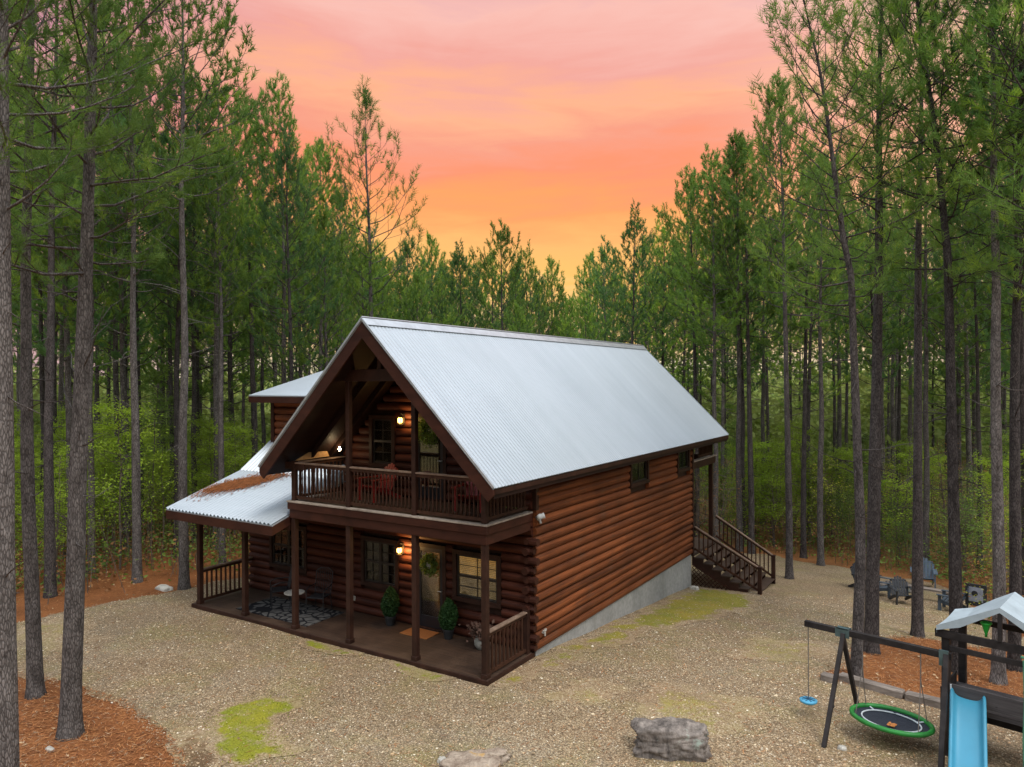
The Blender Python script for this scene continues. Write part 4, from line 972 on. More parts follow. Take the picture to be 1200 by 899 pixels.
pine('pine_tree', 'pine bending left at its top, right behind the left post of the play fort', 'pine tree', H=18, r0=.145, cb=.50, seed=38, loc=(8.22, 5.51, zf(8.22, 5.51)),
     path=[(0, 0, -.3), (0, 0, 0), (-.17, -.06, 9.7), (-.38, -.19, 12.3), (-.76, -.42, 15.6), (-.9, -.5, 18)], bark='bark_dark', stubs=24, **{**nr, 'nbr': 60})
xo, yo = unproj(436, 33); Ho = h_for(xo, yo, 120) - .5
pine('pine_tree', 'open crowned pine of few separate tufts standing tall left of the roof peak', 'pine tree', H=Ho, r0=.16, cb=.50, seed=41, loc=(xo, yo, zf(xo, yo)), needles=26, nlen=.24, nw=.022, twl=.34,
     sparse=.42, nbr=44, spreadf=1.15, up=8)
# overhanging pine limbs at the upper right come from one more tall pine beside the fort
pine('pine_tree', 'tall pine at the right edge whose limb crosses the upper right corner', 'pine tree', H=17, r0=.2, cb=.5, seed=43, loc=(10.9, 4.4, zf(10.9, 4.4)), bark='bark_dark', spreadf=1.25, **nr)
# ================================================================ broadleaf saplings
def leaf_quads(name, P, size, mats, parent, rng, midx=None, flat=.4):
    P = np.asarray(P, float); n = len(P); a = rng.normal(0, 1, (n, 3)); a[:, 2] *= flat; a /= np.linalg.norm(a, axis=1, keepdims=True)
    b = rng.normal(0, 1, (n, 3)); b[:, 2] *= flat; b -= (a * b).sum(1, keepdims=True) * a; b /= np.linalg.norm(b, axis=1, keepdims=True) + 1e-9
    s_ = size * rng.uniform(.6, 1.3, (n, 1)); V = np.stack([P - a * s_, P + b * s_ * .5, P + a * s_, P - b * s_ * .5], 1).reshape(-1, 3)
    return np_mesh(name, V, np.arange(len(V)).reshape(-1, 4), mats, parent, midx)
def sapling(name, label, cat, H, seed, leafmat, leaves=1800, spread=.34, size=.06, loc=(0, 0, 0), stems=1, group=None, bare=.0):
    rd = random.Random(seed); rg = np.random.default_rng(seed); root = thing(name, label, cat, loc, 0, group); mb = MB(); tips = []
    for s_ in range(stems):
        lean = (rd.uniform(-.12, .12), rd.uniform(-.12, .12)); pts = [Vector((rd.uniform(-.1, .1) * (stems > 1), rd.uniform(-.1, .1) * (stems > 1), -.15))]
        for k in range(1, 8): t = k / 7; pts.append(Vector((lean[0] * H * t + rd.uniform(-.06, .06), lean[1] * H * t + rd.uniform(-.06, .06), H * t * (1 if s_ == 0 else .75))))
        mb.tube(pts, [.035 * (1 - .85 * k / 7) * (H / 5) ** .5 for k in range(8)], 5, cap=False)
        for i in range(26):
            t = rd.uniform(.2, 1); k = min(6, int(t * 7)); p = pts[k].lerp(pts[k + 1], t * 7 - k) if k < 7 else pts[-1]; a = rd.uniform(0, 6.28); l = H * spread * (1.15 - t * .75) * rd.uniform(.5, 1.1); e = rd.uniform(.05, .7); bp = [p]
            for q in range(4):
                a += rd.uniform(-.35, .35); e += rd.uniform(-.25, .2); p = p + Vector((math.cos(a) * math.cos(e), math.sin(a) * math.cos(e), math.sin(e))) * l / 4; bp.append(p)
                if q > 0: tips.append((p, l * .22))
                if rd.random() < .7:
                    dv = Vector((rd.uniform(-1, 1), rd.uniform(-1, 1), rd.uniform(-.2, .8))) * l * .28; mb.tube([p, p + dv], [.005, .002], 3, cap=False); tips.append((p + dv, l * .16))
            mb.tube(bp, [.012, .009, .007, .004, .002], 3, cap=False)
    mb.build('trunk', M['twig'], root)
    T = np.array([tuple(p) for p, _ in tips]); S = np.array([s for _, s in tips]); ix = rg.integers(0, len(T), leaves)
    P = T[ix] + rg.normal(0, 1, (leaves, 3)) * S[ix][:, None] * np.array([1, 1, .45]); leaf_quads('crown', P, size, M[leafmat], root, rg)
    return root
SP = [sapling('young_tree', 'x', 'young tree', 5.5, 61, 'spring', 4600, .36, .042), sapling('young_tree', 'x', 'young tree', 4.0, 62, 'spring', 3800, .42, .038, stems=2), sapling('young_tree', 'x', 'young tree', 6.5, 63, 'brush_green', 4200, .3, .045),
      sapling('young_tree', 'x', 'young tree', 3.0, 64, 'brush_green', 3000, .5, .04, stems=3), sapling('young_tree', 'x', 'young tree', 4.5, 65, 'yellow_leaf', 700, .36, .045, stems=2), sapling('young_tree', 'x', 'young tree', 5.0, 66, 'brush_rust', 500, .36, .04, stems=3)]
SPH = [5.5, 4.0, 6.5, 3.0, 4.5, 5.0]; sp_used = [False] * 6; sp_pl = []
SPLB = {0: 'bright spring green', 1: 'bright spring green', 2: 'dull green', 3: 'dull green', 4: 'thin yellow leaved', 5: 'nearly bare brown'}
def put_sap(x, y, i, H, label=None, group=None):
    u, _, D = to_uv((x, y, 0)); zn = 'left of the cabin' if u < 330 else ('behind the cabin' if u < 840 else 'right of the cabin')
    t = SP[i] if not sp_used[i] else copy_tree(SP[i]); sp_used[i] = True
    t.location = (x, y, zf(x, y)); s_ = H / SPH[i]; t.scale = (s_, s_, s_); t.rotation_euler = (0, 0, RND.uniform(0, 6.28))
    t['label'] = label or f'{SPLB[i]} young broadleaf tree under the pines {zn}'; t['group'] = group or f'{SPLB[i]} young trees {zn}'; sp_pl.append((x, y))
cnt = 0; tries = 0
while cnt < 185 and tries < 9000:
    tries += 1; D = RND.uniform(20, 44); u = RND.uniform(-40, 1240)
    if 330 < u < 840 and D < 36: continue
    x, y = unproj(u, D); P1 = np.array([[x, y]])
    if poly_sd(P1, OUT)[0] > (-3.6 if u < 330 else -1.6) or (y < -6 and x > -17): continue
    if u > 1000 and D < 22: continue
    if any((x - a) ** 2 + (y - b) ** 2 < 1.4 for a, b in sp_pl): continue
    r_ = RND.random()
    if u < 330: i = 0 if r_ < .42 else 1 if r_ < .75 else 2 if r_ < .88 else 3
    elif u < 960: i = 0 if r_ < .32 else 1 if r_ < .62 else 2 if r_ < .7 else 5 if r_ < .85 else 3
    else: i = 4 if r_ < .22 else 5 if r_ < .45 else 2 if r_ < .62 else 0 if r_ < .8 else 3
    put_sap(x, y, i, {0: 5.2, 1: 4.2, 2: 5.8, 3: 3, 4: 4.2, 5: 4.6}[i] * RND.uniform(.7, 1.2)); cnt += 1
for u_, D_, i_ in ((885, 38, 0), (905, 35.5, 1), (922, 38, 0), (948, 36.5, 1), (975, 36, 0), (1052, 33, 1)):
    x, y = unproj(u_, D_); put_sap(x, y, i_, RND.uniform(4.5, 6.0))
put_sap(9.3, 9.6, 4, 3.4, 'thin bare sapling with scattered yellow leaves in front of the play fort trees', 'saplings in the right straw bed')
put_sap(-1.0, 17.6, 5, 4.4, 'grey leafless sapling beside the back stairs', 'leafless saplings by the stairs')
# ================================================================ undergrowth and far woods (nobody could count them)
rg = np.random.default_rng(77)
def wood_points(n, D0, D1, out_margin=.4, u0=-80, u1=1280, pw=1.0):
    D = D0 + (D1 - D0) * rg.random(n) ** pw; u = rg.uniform(u0, u1, n)
    X = CP.x + CF.x * D + CR.x * (u - 600) / 848.752 * D; Y = CP.y + CF.y * D + CR.y * (u - 600) / 848.752 * D
    P = np.stack([X, Y], 1); ok = (poly_sd(P, OUT) < -out_margin - np.where(P[:, 0] < -9, rg.uniform(.3, 3.0, n), 0)) & ~((P[:, 1] < -6.5) & (P[:, 0] > -17)) & ~((P[:, 0] > -11) & (P[:, 0] < 1) & (P[:, 1] > -3) & (P[:, 1] < 15))
    return P[ok]
C = wood_points(5200, 19, 60, .5, pw=1.15); hh = rg.uniform(.25, 1.4, len(C))
k = 26; base = np.repeat(C, k, 0); H2 = np.repeat(hh, k); PZ = rg.random(len(base)) ** .8 * H2
off = rg.normal(0, 1, (len(base), 2)) * (.22 + .35 * H2)[:, None]
P = np.stack([base[:, 0] + off[:, 0], base[:, 1] + off[:, 1], zg(base[:, 0], base[:, 1]) + PZ], 1)
mi = np.repeat((rg.random(len(C)) < .42).astype(int), k)
o = leaf_quads('undergrowth', P, .075, [M['brush_green'], M['brush_rust']], None, rg, mi); tag(o, 'low green and rust brown undergrowth covering the forest floor', 'undergrowth', kind='stuff')
C = wood_points(6000, 19, 46, .3); n = len(C); hh = rg.uniform(.6, 2.8, n); lean = rg.normal(0, .14, (n, 2)) * hh[:, None]; z0 = zg(C[:, 0], C[:, 1])
a_ = rg.uniform(0, 6.28, n); wv = np.stack([np.cos(a_), np.sin(a_), 0 * a_], 1) * rg.uniform(.006, .014, (n, 1)); B0 = np.stack([C[:, 0], C[:, 1], z0 - .05], 1); T0 = B0 + np.stack([lean[:, 0], lean[:, 1], hh], 1)
V = np.stack([B0 - wv, B0 + wv, T0 + wv * .3, T0 - wv * .3], 1).reshape(-1, 3)
o = np_mesh('brush_stems', V, np.arange(len(V)).reshape(-1, 4), M['twig']); tag(o, 'thin bare brush stems standing along the forest floor', 'brush', kind='stuff')
# far woods: many leafy masses beyond the pines
C = []
for D in np.arange(62, 125, 4.5):
    for u in np.arange(-150, 1350, 26 * 70 / D): C.append((u + rg.uniform(-9, 9), D + rg.uniform(-2, 2), rg.uniform(3.5, 10) * (1 if D < 95 else 1.15)))
Pl = []
for u, D, h in C:
    x, y = unproj(u, D); n = 300; th_ = rg.uniform(0, 6.28, n); zz = rg.random(n) ** .75; rr = (1.2 + 2.2 * np.sin(np.pi * np.clip(zz * .85 + .12, 0, 1))) * np.sqrt(rg.random(n)) * rg.uniform(.8, 1.2)
    lim = h_for(x, y, skyline(u) + 14) if 330 < u < 900 else h
    Pl.append(np.stack([x + rr * np.cos(th_), y + rr * np.sin(th_), zf(x, y) + zz * min(h, lim)], 1))
o = leaf_quads('far_woods', np.concatenate(Pl), .36, M['far_leaf'], None, rg, flat=.8); tag(o, 'hazy mass of far woodland seen between the pine trunks', 'woods', kind='stuff')
# ================================================================ furniture and things on the porch
def adirondack(name, label, loc, rz, mat, group, scale=1.0):
    """slatted chair, front faces local -y"""
    t = thing(name, label, 'chair', loc, rz, group, scale); m_ = M[mat]
    mb = MB()
    for i in range(6):
        y0 = -.26 + i * .088; z = .36 - i * .026; mb.bar((-.26, y0 + .04, z), (.26, y0 + .04, z), .075, .02)
    mb.build('seat', m_, t)
    mb = MB()
    for i in range(7):
        x = -.255 + i * .085; h = .74 - .030 * abs(i - 3) ** 1.7; mb.bar((x, .22, .20), (x * 1.12, .22 + h * .36, .20 + h * .93), .075, .018, up=(0, -1, .3))
    mb.bar((-.30, .37, .50), (.30, .37, .50), .03, .06); mb.bar((-.28, .45, .74), (.28, .45, .74), .03, .06)
    mb.build('backrest', m_, t)
    for s_ in (-1, 1):
        mb = MB(); mb.prism([(-.36, .535), (.34, .535), (.34, .56), (-.36, .56)], 0, s_ * .27, s_ * .39); mb.build('armrest', m_, t, bevel=.004)
        mb = MB(); mb.bar((s_ * .31, -.28, .0), (s_ * .31, -.28, .535), .035, .10, up=(0, 1, 0)); mb.build('leg', m_, t)
        mb = MB(); mb.prism([(-.33, .30), (-.33, .38), (.05, .32), (.52, .08), (.56, .0), (.44, .0), (-.0, .22)], 0, s_ * .265, s_ * .29); mb.build('leg', m_, t)
    return t
zU_ = HT + .005
adirondack('adirondack_chair', 'red adirondack chair on the balcony between the two middle posts', (-4.15, -.72, zU_), R(-12), 'red', 'red balcony chairs')
adirondack('adirondack_chair', 'red adirondack chair at the right end of the balcony beside the glass door', (-1.25, -.62, zU_), R(14), 'red', 'red balcony chairs')
fp = lambda x, y: (x, y, zf(x, y) + .012)
FG = 'lawn chairs round the fire ring'
adirondack('lawn_chair', 'slate grey lawn chair seen from the side, half hidden behind the straight dark pine', fp(5.89, 14.35), R(75), 'grey_plastic', FG)
adirondack('lawn_chair', 'darker lawn chair at the left end, mostly behind the curving pine', fp(5.22, 15.2), R(60), 'black_plastic', FG)
adirondack('lawn_chair', 'small black lawn chair facing the yard between two pine trunks', fp(6.55, 13.2), R(25), 'black_plastic', FG, .92)
adirondack('lawn_chair', 'tall slate blue lawn chair farthest back behind the straight pine', fp(6.97, 17.2), R(5), 'steel_blue', FG, 1.15)
adirondack('lawn_chair', 'slate blue lawn chair tipped sideways left of the black framed board', fp(7.95, 13.3), R(-100), 'grey_plastic', FG)
# fire ring, bench and board
t = thing('log_bench', 'pale split log bench behind the black lawn chair', 'bench', fp(7.35, 14.6), R(-10)); mb = MB(); mb.prism([(-.12, .36), (.12, .36), (.13, .42), (-.13, .42)], 0, -.75, .75)
mb.build('seat', M['timber'], t)
for s_ in (-.5, .5): mb = MB(); mb.tube([(s_, 0, -.05), (s_, 0, .36)], .11, 9); mb.build('leg', M['bark'], t)
t = thing('fire_ring', 'low ring of stones of the fire pit between the lawn chairs', 'fire pit', fp(6.2, 15.9))
for k in range(11):
    a = k / 11 * 6.28; mb = MB(); mb.lathe([(.10, 0), (.14, .08), (.10, .18), (.03, .20)], (.55 * math.cos(a), .55 * math.sin(a), 0), 7); mb.build('stone', M['boulder'], t)
t = thing('framed_board', 'black framed board with a white panel and dark patch behind the play fort', 'board', fp(8.62, 13.3), R(-12))
mb = MB(); mb.box(-.30, -.02, .28, .30, .02, .98); mb.build('frame', M['black_plastic'], t, bevel=.01)
mb = MB(); mb.box(-.20, -.03, .42, .20, -.021, .88); mb.build('panel', simple('white_panel', (.26, .28, .33), .5), t)
mb = MB(); mb.lathe([(.09, -.036), (.09, -.031)], (0, 0, 0), 14)
q = MB(); q.v = [(p[0] - .03, p[2], p[1] + .68) for p in mb.v]; q.f = mb.f; q.m = mb.m; q.build('patch', M['black_plastic'], t)
for s_ in (-.24, .24): mb = MB(); mb.box(s_ - .025, -.018, -.1, s_ + .025, .018, .279); mb.build('leg', M['black_plastic'], t)
# iron rockers, table, rug
def iron_chair(label, loc, rz):
    t = thing('metal_chair', label, 'chair', loc, rz, 'dark patio chairs on the rug'); m_ = M['iron']
    mb = MB(); mb.box(-.24, -.24, .42, .24, .22, .45); mb.build('seat', m_, t, bevel=.01)
    mb = MB(); mb.tube([(-.23, .22, .44), (-.24, .34, 1.02), (-.12, .37, 1.10), (.12, .37, 1.10), (.24, .34, 1.02), (.23, .22, .44)], .014, 6)
    for i in range(-3, 4): mb.tube([(i * .06, .23, .47), (i * .06, .35, 1.08)], .008, 5)
    mb.build('backrest', m_, t)
    for s_ in (-1, 1):
        mb = MB(); mb.tube([(s_ * .24, .26, .68), (s_ * .27, -.05, .68), (s_ * .26, -.24, .62)], .014, 6); mb.build('armrest', m_, t)
        mb = MB(); mb.tube([(s_ * .25, -.24, .62), (s_ * .24, -.24, .0)], .014, 6); mb.build('leg', m_, t)
        mb = MB(); mb.tube([(s_ * .22, .22, .44), (s_ * .24, .28, .0)], .014, 6); mb.build('leg', m_, t)
    return t
mb = MB(); mb.box(-8.55, -1.6, .004, -5.75, -.28, .014); o = mb.build('rug', M['rug']); o.data.transform(Matrix.Translation((7.15, .94, 0))); o.location = (-7.15, -.94, 0)
tag(o, 'grey and black patterned rug on the porch boards under the patio chairs', 'rug')
iron_chair('dark slatted patio chair left of the small round table', (-7.75, -.75, .018), R(-35)); iron_chair('dark slatted patio chair right of the small round table', (-6.35, -.62, .018), R(20))
t = thing('side_table', 'small round pale topped table between the two patio chairs', 'table', (-7.05, -.85, .018)); mb = MB(); mb.lathe([(.27, .46), (.28, .475), (.27, .49)], n=18); mb.build('tabletop', M['pale_rock'], t)
for k in range(3): a = k * 2.09 + .4; mb = MB(); mb.tube([(.05 * math.cos(a), .05 * math.sin(a), .458), (.2 * math.cos(a), .2 * math.sin(a), 0)], .014, 6); mb.build('leg', M['iron'], t)
mb = MB(); mb.box(-.42, -.26, 0, .42, .26, .016); o = mb.build('doormat', M['doormat'], loc=(-3.0, -.46, .004)); tag(o, 'orange brown coir doormat in front of the lit glass door', 'doormat')
def shrub(label, x, y, seed):
    rg_ = np.random.default_rng(seed); t = thing('potted_shrub', label, 'potted shrub', (x, y, .004), 0, 'clipped shrubs beside the door')
    mb = MB(); mb.lathe([(.10, 0), (.14, .20), (.155, .21), (.15, .24)], n=14); mb.build('pot', M['pot'], t, smooth=False)
    n = 5200; th_ = rg_.uniform(0, 6.28, n); z = rg_.random(n); r_ = .225 * np.sin(np.pi * np.clip(z * .86 + .12, 0, 1)) ** .75 * rg_.uniform(.55, 1.06, n)
    P = np.stack([r_ * np.cos(th_), r_ * np.sin(th_), .22 + z * .72 + .03 * np.sin(th_ * 3)], 1); leaf_quads('foliage', P, .030, M['shrub'], t, rg_, flat=.9)
    mb = MB(); mb.tube([(0, 0, .1), (0, 0, .8)], [.02, .008], 6); mb.build('stem', M['twig'], t)
shrub('dark green oval potted shrub left of the lit front door', -4.04, -.36, 5); shrub('dark green oval potted shrub right of the lit front door', -2.18, -.36, 6)
t = thing('planter', 'small white pot holding dried brown foliage behind the right porch post', 'planter', (-1.12, -.5, .004)); mb = MB(); mb.lathe([(.10, 0), (.16, .10), (.165, .2), (.12, .27), (.13, .29)], n=14); mb.build('pot', M['white_pot'], t, smooth=True)
rg_ = np.random.default_rng(9); leaf_quads('foliage', rg_.normal(0, 1, (420, 3)) * (.13, .13, .09) + (0, 0, .42), .055, M['dried'], t, rg_, flat=.9)
def wreath(label, x, y, z, r0, r1, leafm, berries=0):
    rg_ = np.random.default_rng(int(z * 10)); n = 1500; a = rg_.uniform(0, 6.28, n); q = rg_.normal(0, 1, (n, 3)) * (r1 * .5)
    P = np.stack([(r0) * np.cos(a) + q[:, 0], q[:, 1] * .6, r0 * np.sin(a) + q[:, 2]], 1)
    t = thing('wreath', label, 'wreath', (x, y, z)); leaf_quads('leaves', P, .030, M[leafm], t, rg_, flat=1)
    mb = MB(); mb.tube([(r0 * math.cos(k / 16 * 6.283), .02, r0 * math.sin(k / 16 * 6.283)) for k in range(17)], .025, 6); mb.build('ring', M['twig'], t)
    return t
t = wreath('dark wreath with a pale round centre hung on the lit front door', -2.975, -.10, 1.62, .17, .11, 'brush_green')
mb = MB(); mb.lathe([(.09, 0), (.09, .015)], n=14); q = MB(); q.v = [(p[0], -p[2], p[1]) for p in mb.v]; q.f = mb.f; q.m = mb.m; q.build('centre', M['white_pot'], t)
wreath('large leafy green wreath hung on the upper balcony door', -2.97, -.12, HT + 1.75, .24, .16, 'brush_green')
# ================================================================ play area
e1 = Vector((.978, -.205, 0)); e2 = Vector((.205, .978, 0)); RZ = math.atan2(-.205, .978)
# swing beam frame: local x along the beam
SO = Vector((5.84, .22, 0)); sw = thing('swing_frame', 'charcoal timber swing frame with a long beam and splayed legs', 'swing frame', (5.84, .22, 0), RZ)
ZB = 1.56
mb = MB(); mb.box(0, -.045, ZB, 2.44, .045, ZB + .11); mb.build('beam', M['charcoal'], sw, bevel=.006)
def gl(x, y): p = SO + e1 * x + e2 * y; return zf(p.x, p.y) - .06
for x, ys_ in ((.70, (-1.02, .96)), ):
    for y in ys_: mb = MB(); mb.bar((x + (.02 if y < 0 else -.05), .06 * (1 if y > 0 else -1), ZB + .04), (x + (.02 if y < 0 else -.05), y, gl(x, y)), .07, .07, up=(1, 0, 0)); mb.build('leg', M['charcoal'], sw, bevel=.005)
mb = MB(); mb.bar((2.37, -.06, ZB + .12), (2.50, -1.0, gl(2.5, -1.0)), .08, .08, up=(1, 0, 0)); mb.build('leg', M['charcoal'], sw, bevel=.005)
mb = MB(); mb.bar((2.30, .10, ZB + .10), (2.12, 1.35, gl(2.12, 1.35)), .15, .08, up=(1, 0, 0)); mb.build('leg', M['charcoal'], sw, bevel=.005)
mb = MB(); mb.box(.58, -.075, ZB - .03, .82, -.048, ZB + .13); mb.box(.58, .048, ZB - .03, .82, .075, ZB + .13); mb.box(.60, -.075, ZB + .112, .80, .075, ZB + .13); mb.build('bracket', M['bracket'], sw)
mb = MB(); mb.box(2.27, -.11, ZB - .10, 2.41, -.07, ZB + .16); mb.build('bracket', M['bracket'], sw)
mb = MB(); mb.tube([(.70, -.60, .45), (.70, -.56, .45)], .05, 8); mb.build('knob', M['charcoal'], sw)
def wp(x, y, z): p = SO + e1 * x + e2 * y; return (p.x, p.y, z)
# disc swing
t = thing('disc_swing', 'round blue disc swing on one rope from the left end of the swing beam', 'swing', wp(.06, 0, .16), RZ)
mb = MB(); mb.lathe([(.02, -.03), (.12, -.035), (.155, -.01), (.16, .02), (.13, .03), (.03, .032)], n=20); mb.build('seat', M['blue_disc'], t, smooth=True)
mb = MB()
for k in range(8): a = k * math.pi / 4; mb.bar((.035 * math.cos(a), .035 * math.sin(a), .035), (.125 * math.cos(a), .125 * math.sin(a), .035), .014, .012)
mb.lathe([(.03, .03), (.03, .06), (.01, .065)], n=8); mb.build('ribs', simple('dark_blue_rib', (.03, .09, .16), .5), t)
mb = MB(); mb.tube([(0, 0, .04), (0, 0, ZB - .16)], .010, 6); mb.build('rope', M['rope'], t)
# saucer swing
cx = 1.50; t = thing('saucer_swing', 'large oval saucer swing with a green rim and dark net on chains', 'swing', wp(cx, 0, .27), RZ)
ra, rb = .64, .47; nE = 40
el_ = lambda a, s_=1.0, z=0: (ra * s_ * math.cos(a), rb * s_ * math.sin(a), z + .0)
mb = MB(); tv = []; tf = []
for k in range(nE):
    a = k / nE * 2 * math.pi; nv = Vector((rb * math.cos(a), ra * math.sin(a), 0)).normalized(); c0 = Vector(el_(a))
    for j in range(10): b_ = j / 10 * 2 * math.pi; r_s = .042 * (1 + .06 * math.cos(a * 12)); tv.append(c0 + nv * (r_s * math.cos(b_)) + Vector((0, 0, r_s * math.sin(b_))))
tf = [(k * 10 + j, k * 10 + (j + 1) % 10, ((k + 1) % nE) * 10 + (j + 1) % 10, ((k + 1) % nE) * 10 + j) for k in range(nE) for j in range(10)]
mb.add(tv, tf); mb.build('rim', M['green'], t, smooth=True)
mb = MB(); vs = [(0, 0, -.07)] ; fs = []
for j, s_ in enumerate((.35, .7, .96)):
    for k in range(nE): vs.append(el_(k / nE * 2 * math.pi, s_, -.07 + .06 * s_ * s_))
for k in range(nE):
    k2 = (k + 1) % nE; fs.append((0, 1 + k, 1 + k2))
    for j in range(2): fs.append((1 + j * nE + k, 1 + (j + 1) * nE + k, 1 + (j + 1) * nE + k2, 1 + j * nE + k2))
mb.add(vs, fs); mb.build('net', M['mat_net'], t, smooth=True)
mb = MB(); mb.tube([el_(k / nE * 2 * math.pi, .74, -.022) for k in range(nE + 1)], .013, 6, cap=False)
for a in (.75, 2.4): mb.tube([el_(a, .74, -.022), el_(a, .95, -.005)], .013, 6)
mb.build('webbing', M['white_line'], t)
mb = MB(); rr_ = random.Random(4)
for k in range(16): mb.bar((rr_.uniform(-.02, .12), rr_.uniform(-.22, -.05), -.028), (rr_.uniform(-.02, .12), rr_.uniform(-.22, -.05), -.018), .03, .004)
o = mb.build('dry_leaves', simple('orange_dry_leaf', (.42, .16, .04), .8), loc=wp(cx, 0, .27)); o.rotation_euler = (0, 0, RZ); tag(o, 'small pile of orange dry leaves lying in the saucer swing', 'dry leaves', kind='stuff')
for sx_ in (-1, 1):
    for sy_ in (-1, 1):
        mb = MB(); top = (sx_ * .47, 0, ZB - .27 - .0); q = Vector((sx_ * .47, 0, ZB - .74)); foot = Vector((sx_ * .50, sy_ * .26, .03))
        if sy_ == 1:
            a = Vector(top); n = 26
            for k in range(n): p0 = a.lerp(q, k / n); p1 = a.lerp(q, (k + 1) / n); mb.bar(p0, p1, .022 if k % 2 else .007, .007 if k % 2 else .022)
            mb.build('chain', M['chain'], t); mb = MB()
        mb.tube([q, foot], .008, 5); mb.build('rope', M['rope'], t)
# play fort: local frame at its front left post
FO = Vector((8.03, -.16, 0)); fort = thing('play_fort', 'charcoal timber play fort with a pale canopy roof and light blue slide', 'play fort', (8.03, -.16, 0), RZ)
def gf(x, y): p = FO + e1 * x + e2 * y; return zf(p.x, p.y) - .06
FW, FD, FT = 1.76, 1.15, 1.88
for x in (.10, FW - .1):
    for y in (.05, FD): mb = MB(); mb.box(x - .06, y - .05, gf(x, y), x + .06, y + .05, FT - .002); mb.build('post', M['charcoal'], fort, bevel=.006)
mb = MB(); mb.box(-.05, -.03, FT, FW + .05, .02, FT + .13); mb.build('beam', M['charcoal'], fort, bevel=.005)
mb = MB(); mb.box(.16, -.022, FT - .20, FW - .16, .018, FT - .11); mb.build('beam', M['charcoal'], fort, bevel=.005)
mb = MB(); mb.box(-.05, FD - .02, FT, FW + .05, FD + .03, FT + .10); mb.build('beam', M['charcoal'], fort, bevel=.005)
mb = MB(); mb.box(.02, .045, .72, FW - .02, FD - .05, .80); mb.build('platform', M['charcoal_panel'], fort)
mb = MB(); mb.box(.16, -.02, .86, FW + .02, .015, 1.14); mb.build('front_panel', M['charcoal_panel'], fort, bevel=.004)
mb = MB(); mb.box(.16, FD - .02, .18, FW, FD + .01, .72); mb.build('back_panel', M['charcoal'], fort)
mb = MB(); mb.box(.00, .10, .2, .03, FD - .1, 1.0); mb.build('side_panel', M['charcoal'], fort)
mb = MB(); mb.bar((.19, -.045, .98), (.19, -.045, 1.14), .02, .03); mb.build('handle', M['white_line'], fort, bevel=.004)
# canopy
xr, zr, ze = .88, 2.56, FT + .14; y0, y1 = -.05, FD + .02; mb = MB()
for s_ in (-1, 1):
    xe = xr + s_ * (.90); n = 6
    for k in range(n):
        pass
    prof = [(xr, zr), (xr + s_ * .3, zr - .19), (xr + s_ * .6, zr - .40), (xe, ze + .05), (xe, ze - .06)]
    vs = []; fs = []
    ny_ = 7
    for j in range(ny_):
        y = y0 + (y1 - y0) * j / (ny_ - 1)
        for i, (x, z) in enumerate(prof): vs.append((x, y, z - (.03 * math.sin(math.pi * j / (ny_ - 1)) if 0 < i < 4 else 0)))
    for j in range(ny_): 
        for i, (x, z) in enumerate(prof): p = vs[j * 5 + i]; vs.append((p[0] - s_ * .004, p[1], p[2] - .008))
    m5 = ny_ * 5
    for j in range(ny_ - 1):
        for i in range(4):
            a = j * 5 + i; fs += [(a, a + 1, a + 6, a + 5), (m5 + a, m5 + a + 5, m5 + a + 6, m5 + a + 1)]
    mb.add(vs, fs)
    mb.prism([(xr, zr + .004), (xr + s_ * .9, ze + .056), (xr + s_ * .9, ze - .02), (xr + s_ * .55, zr - .44), (xr, zr - .08)], 1, y0 - .012, y0 - .002)
mb.build('canopy', M['canopy'], fort)
mb = MB(); mb.bar((xr, y0 + .02, FT + .14), (xr, y0 + .02, zr - .03), .06, .06); mb.bar((xr, y1, FT + .14), (xr, y1, zr - .03), .06, .06); mb.bar((xr, y0 + .03, zr - .06), (xr, y1, zr - .06), .04, .06); mb.build('canopy_frame', M['charcoal'], fort)
# slide
sx0, sx1 = .19, .66; prof = [(-.03, .98), (-.22, .90), (-.75, .52), (-1.25, .22), (-1.62, .10), (-1.85, .09)]
vs = []; fs = []
for (y, z) in prof:
    for (x, dz) in ((sx0 - .03, .09), (sx0, .125), (sx0 + .035, .11), (sx0 + .06, .0), ((sx0 + sx1) / 2, -.012), (sx1 - .06, .0), (sx1 - .035, .11), (sx1, .125), (sx1 + .03, .09)): vs.append((x + .21 * -y, y, z + dz))
n_ = 9
for j in range(len(prof) - 1):
    for i in range(n_ - 1): fs.append((j * n_ + i, j * n_ + i + 1, (j + 1) * n_ + i + 1, (j + 1) * n_ + i))
mb = MB(); mb.add(vs, fs); o = mb.build('slide', M['slide'], fort, smooth=True); sm = o.modifiers.new('solid', 'SOLIDIFY'); sm.thickness = .02; ss = o.modifiers.new('sub', 'SUBSURF'); ss.levels = 1; ss.render_levels = 2
mb = MB(); mb.bar(((sx0 + sx1) / 2 + .3, -1.5, -.2), ((sx0 + sx1) / 2 + .3, -1.5, .10), .3, .05); mb.build('slide_foot', M['slide'], fort)
# funnel and green rope
mb = MB(); mb.lathe([(.018, -.16), (.022, -.10), (.07, .05), (.085, .06), (.085, .08), (.06, .08), (.02, -.08)], n=16); p = FO + e1 * .66 + e2 * .12; o = mb.build('funnel', M['funnel'], None, smooth=True, loc=(p.x, p.y, FT + .28)); tag(o, 'bright green plastic funnel set upright on the beam under the canopy', 'funnel')
mb = MB(); p = FO + e1 * 1.20 + e2 * (-.10); mb.tube([(0, 0, FT - .06), (.01, -.02, 1.2), (-.005, -.03, .6), (0, -.04, -.05)], .012, 6); mb.tube([(-.03, .06, FT - .03), (.05, .04, FT - .04)], .02, 6); o = mb.build('climbing_rope', M['green_rope'], None, loc=(p.x, p.y, 0)); tag(o, 'green rope hanging down from the right part of the play fort beam', 'rope')
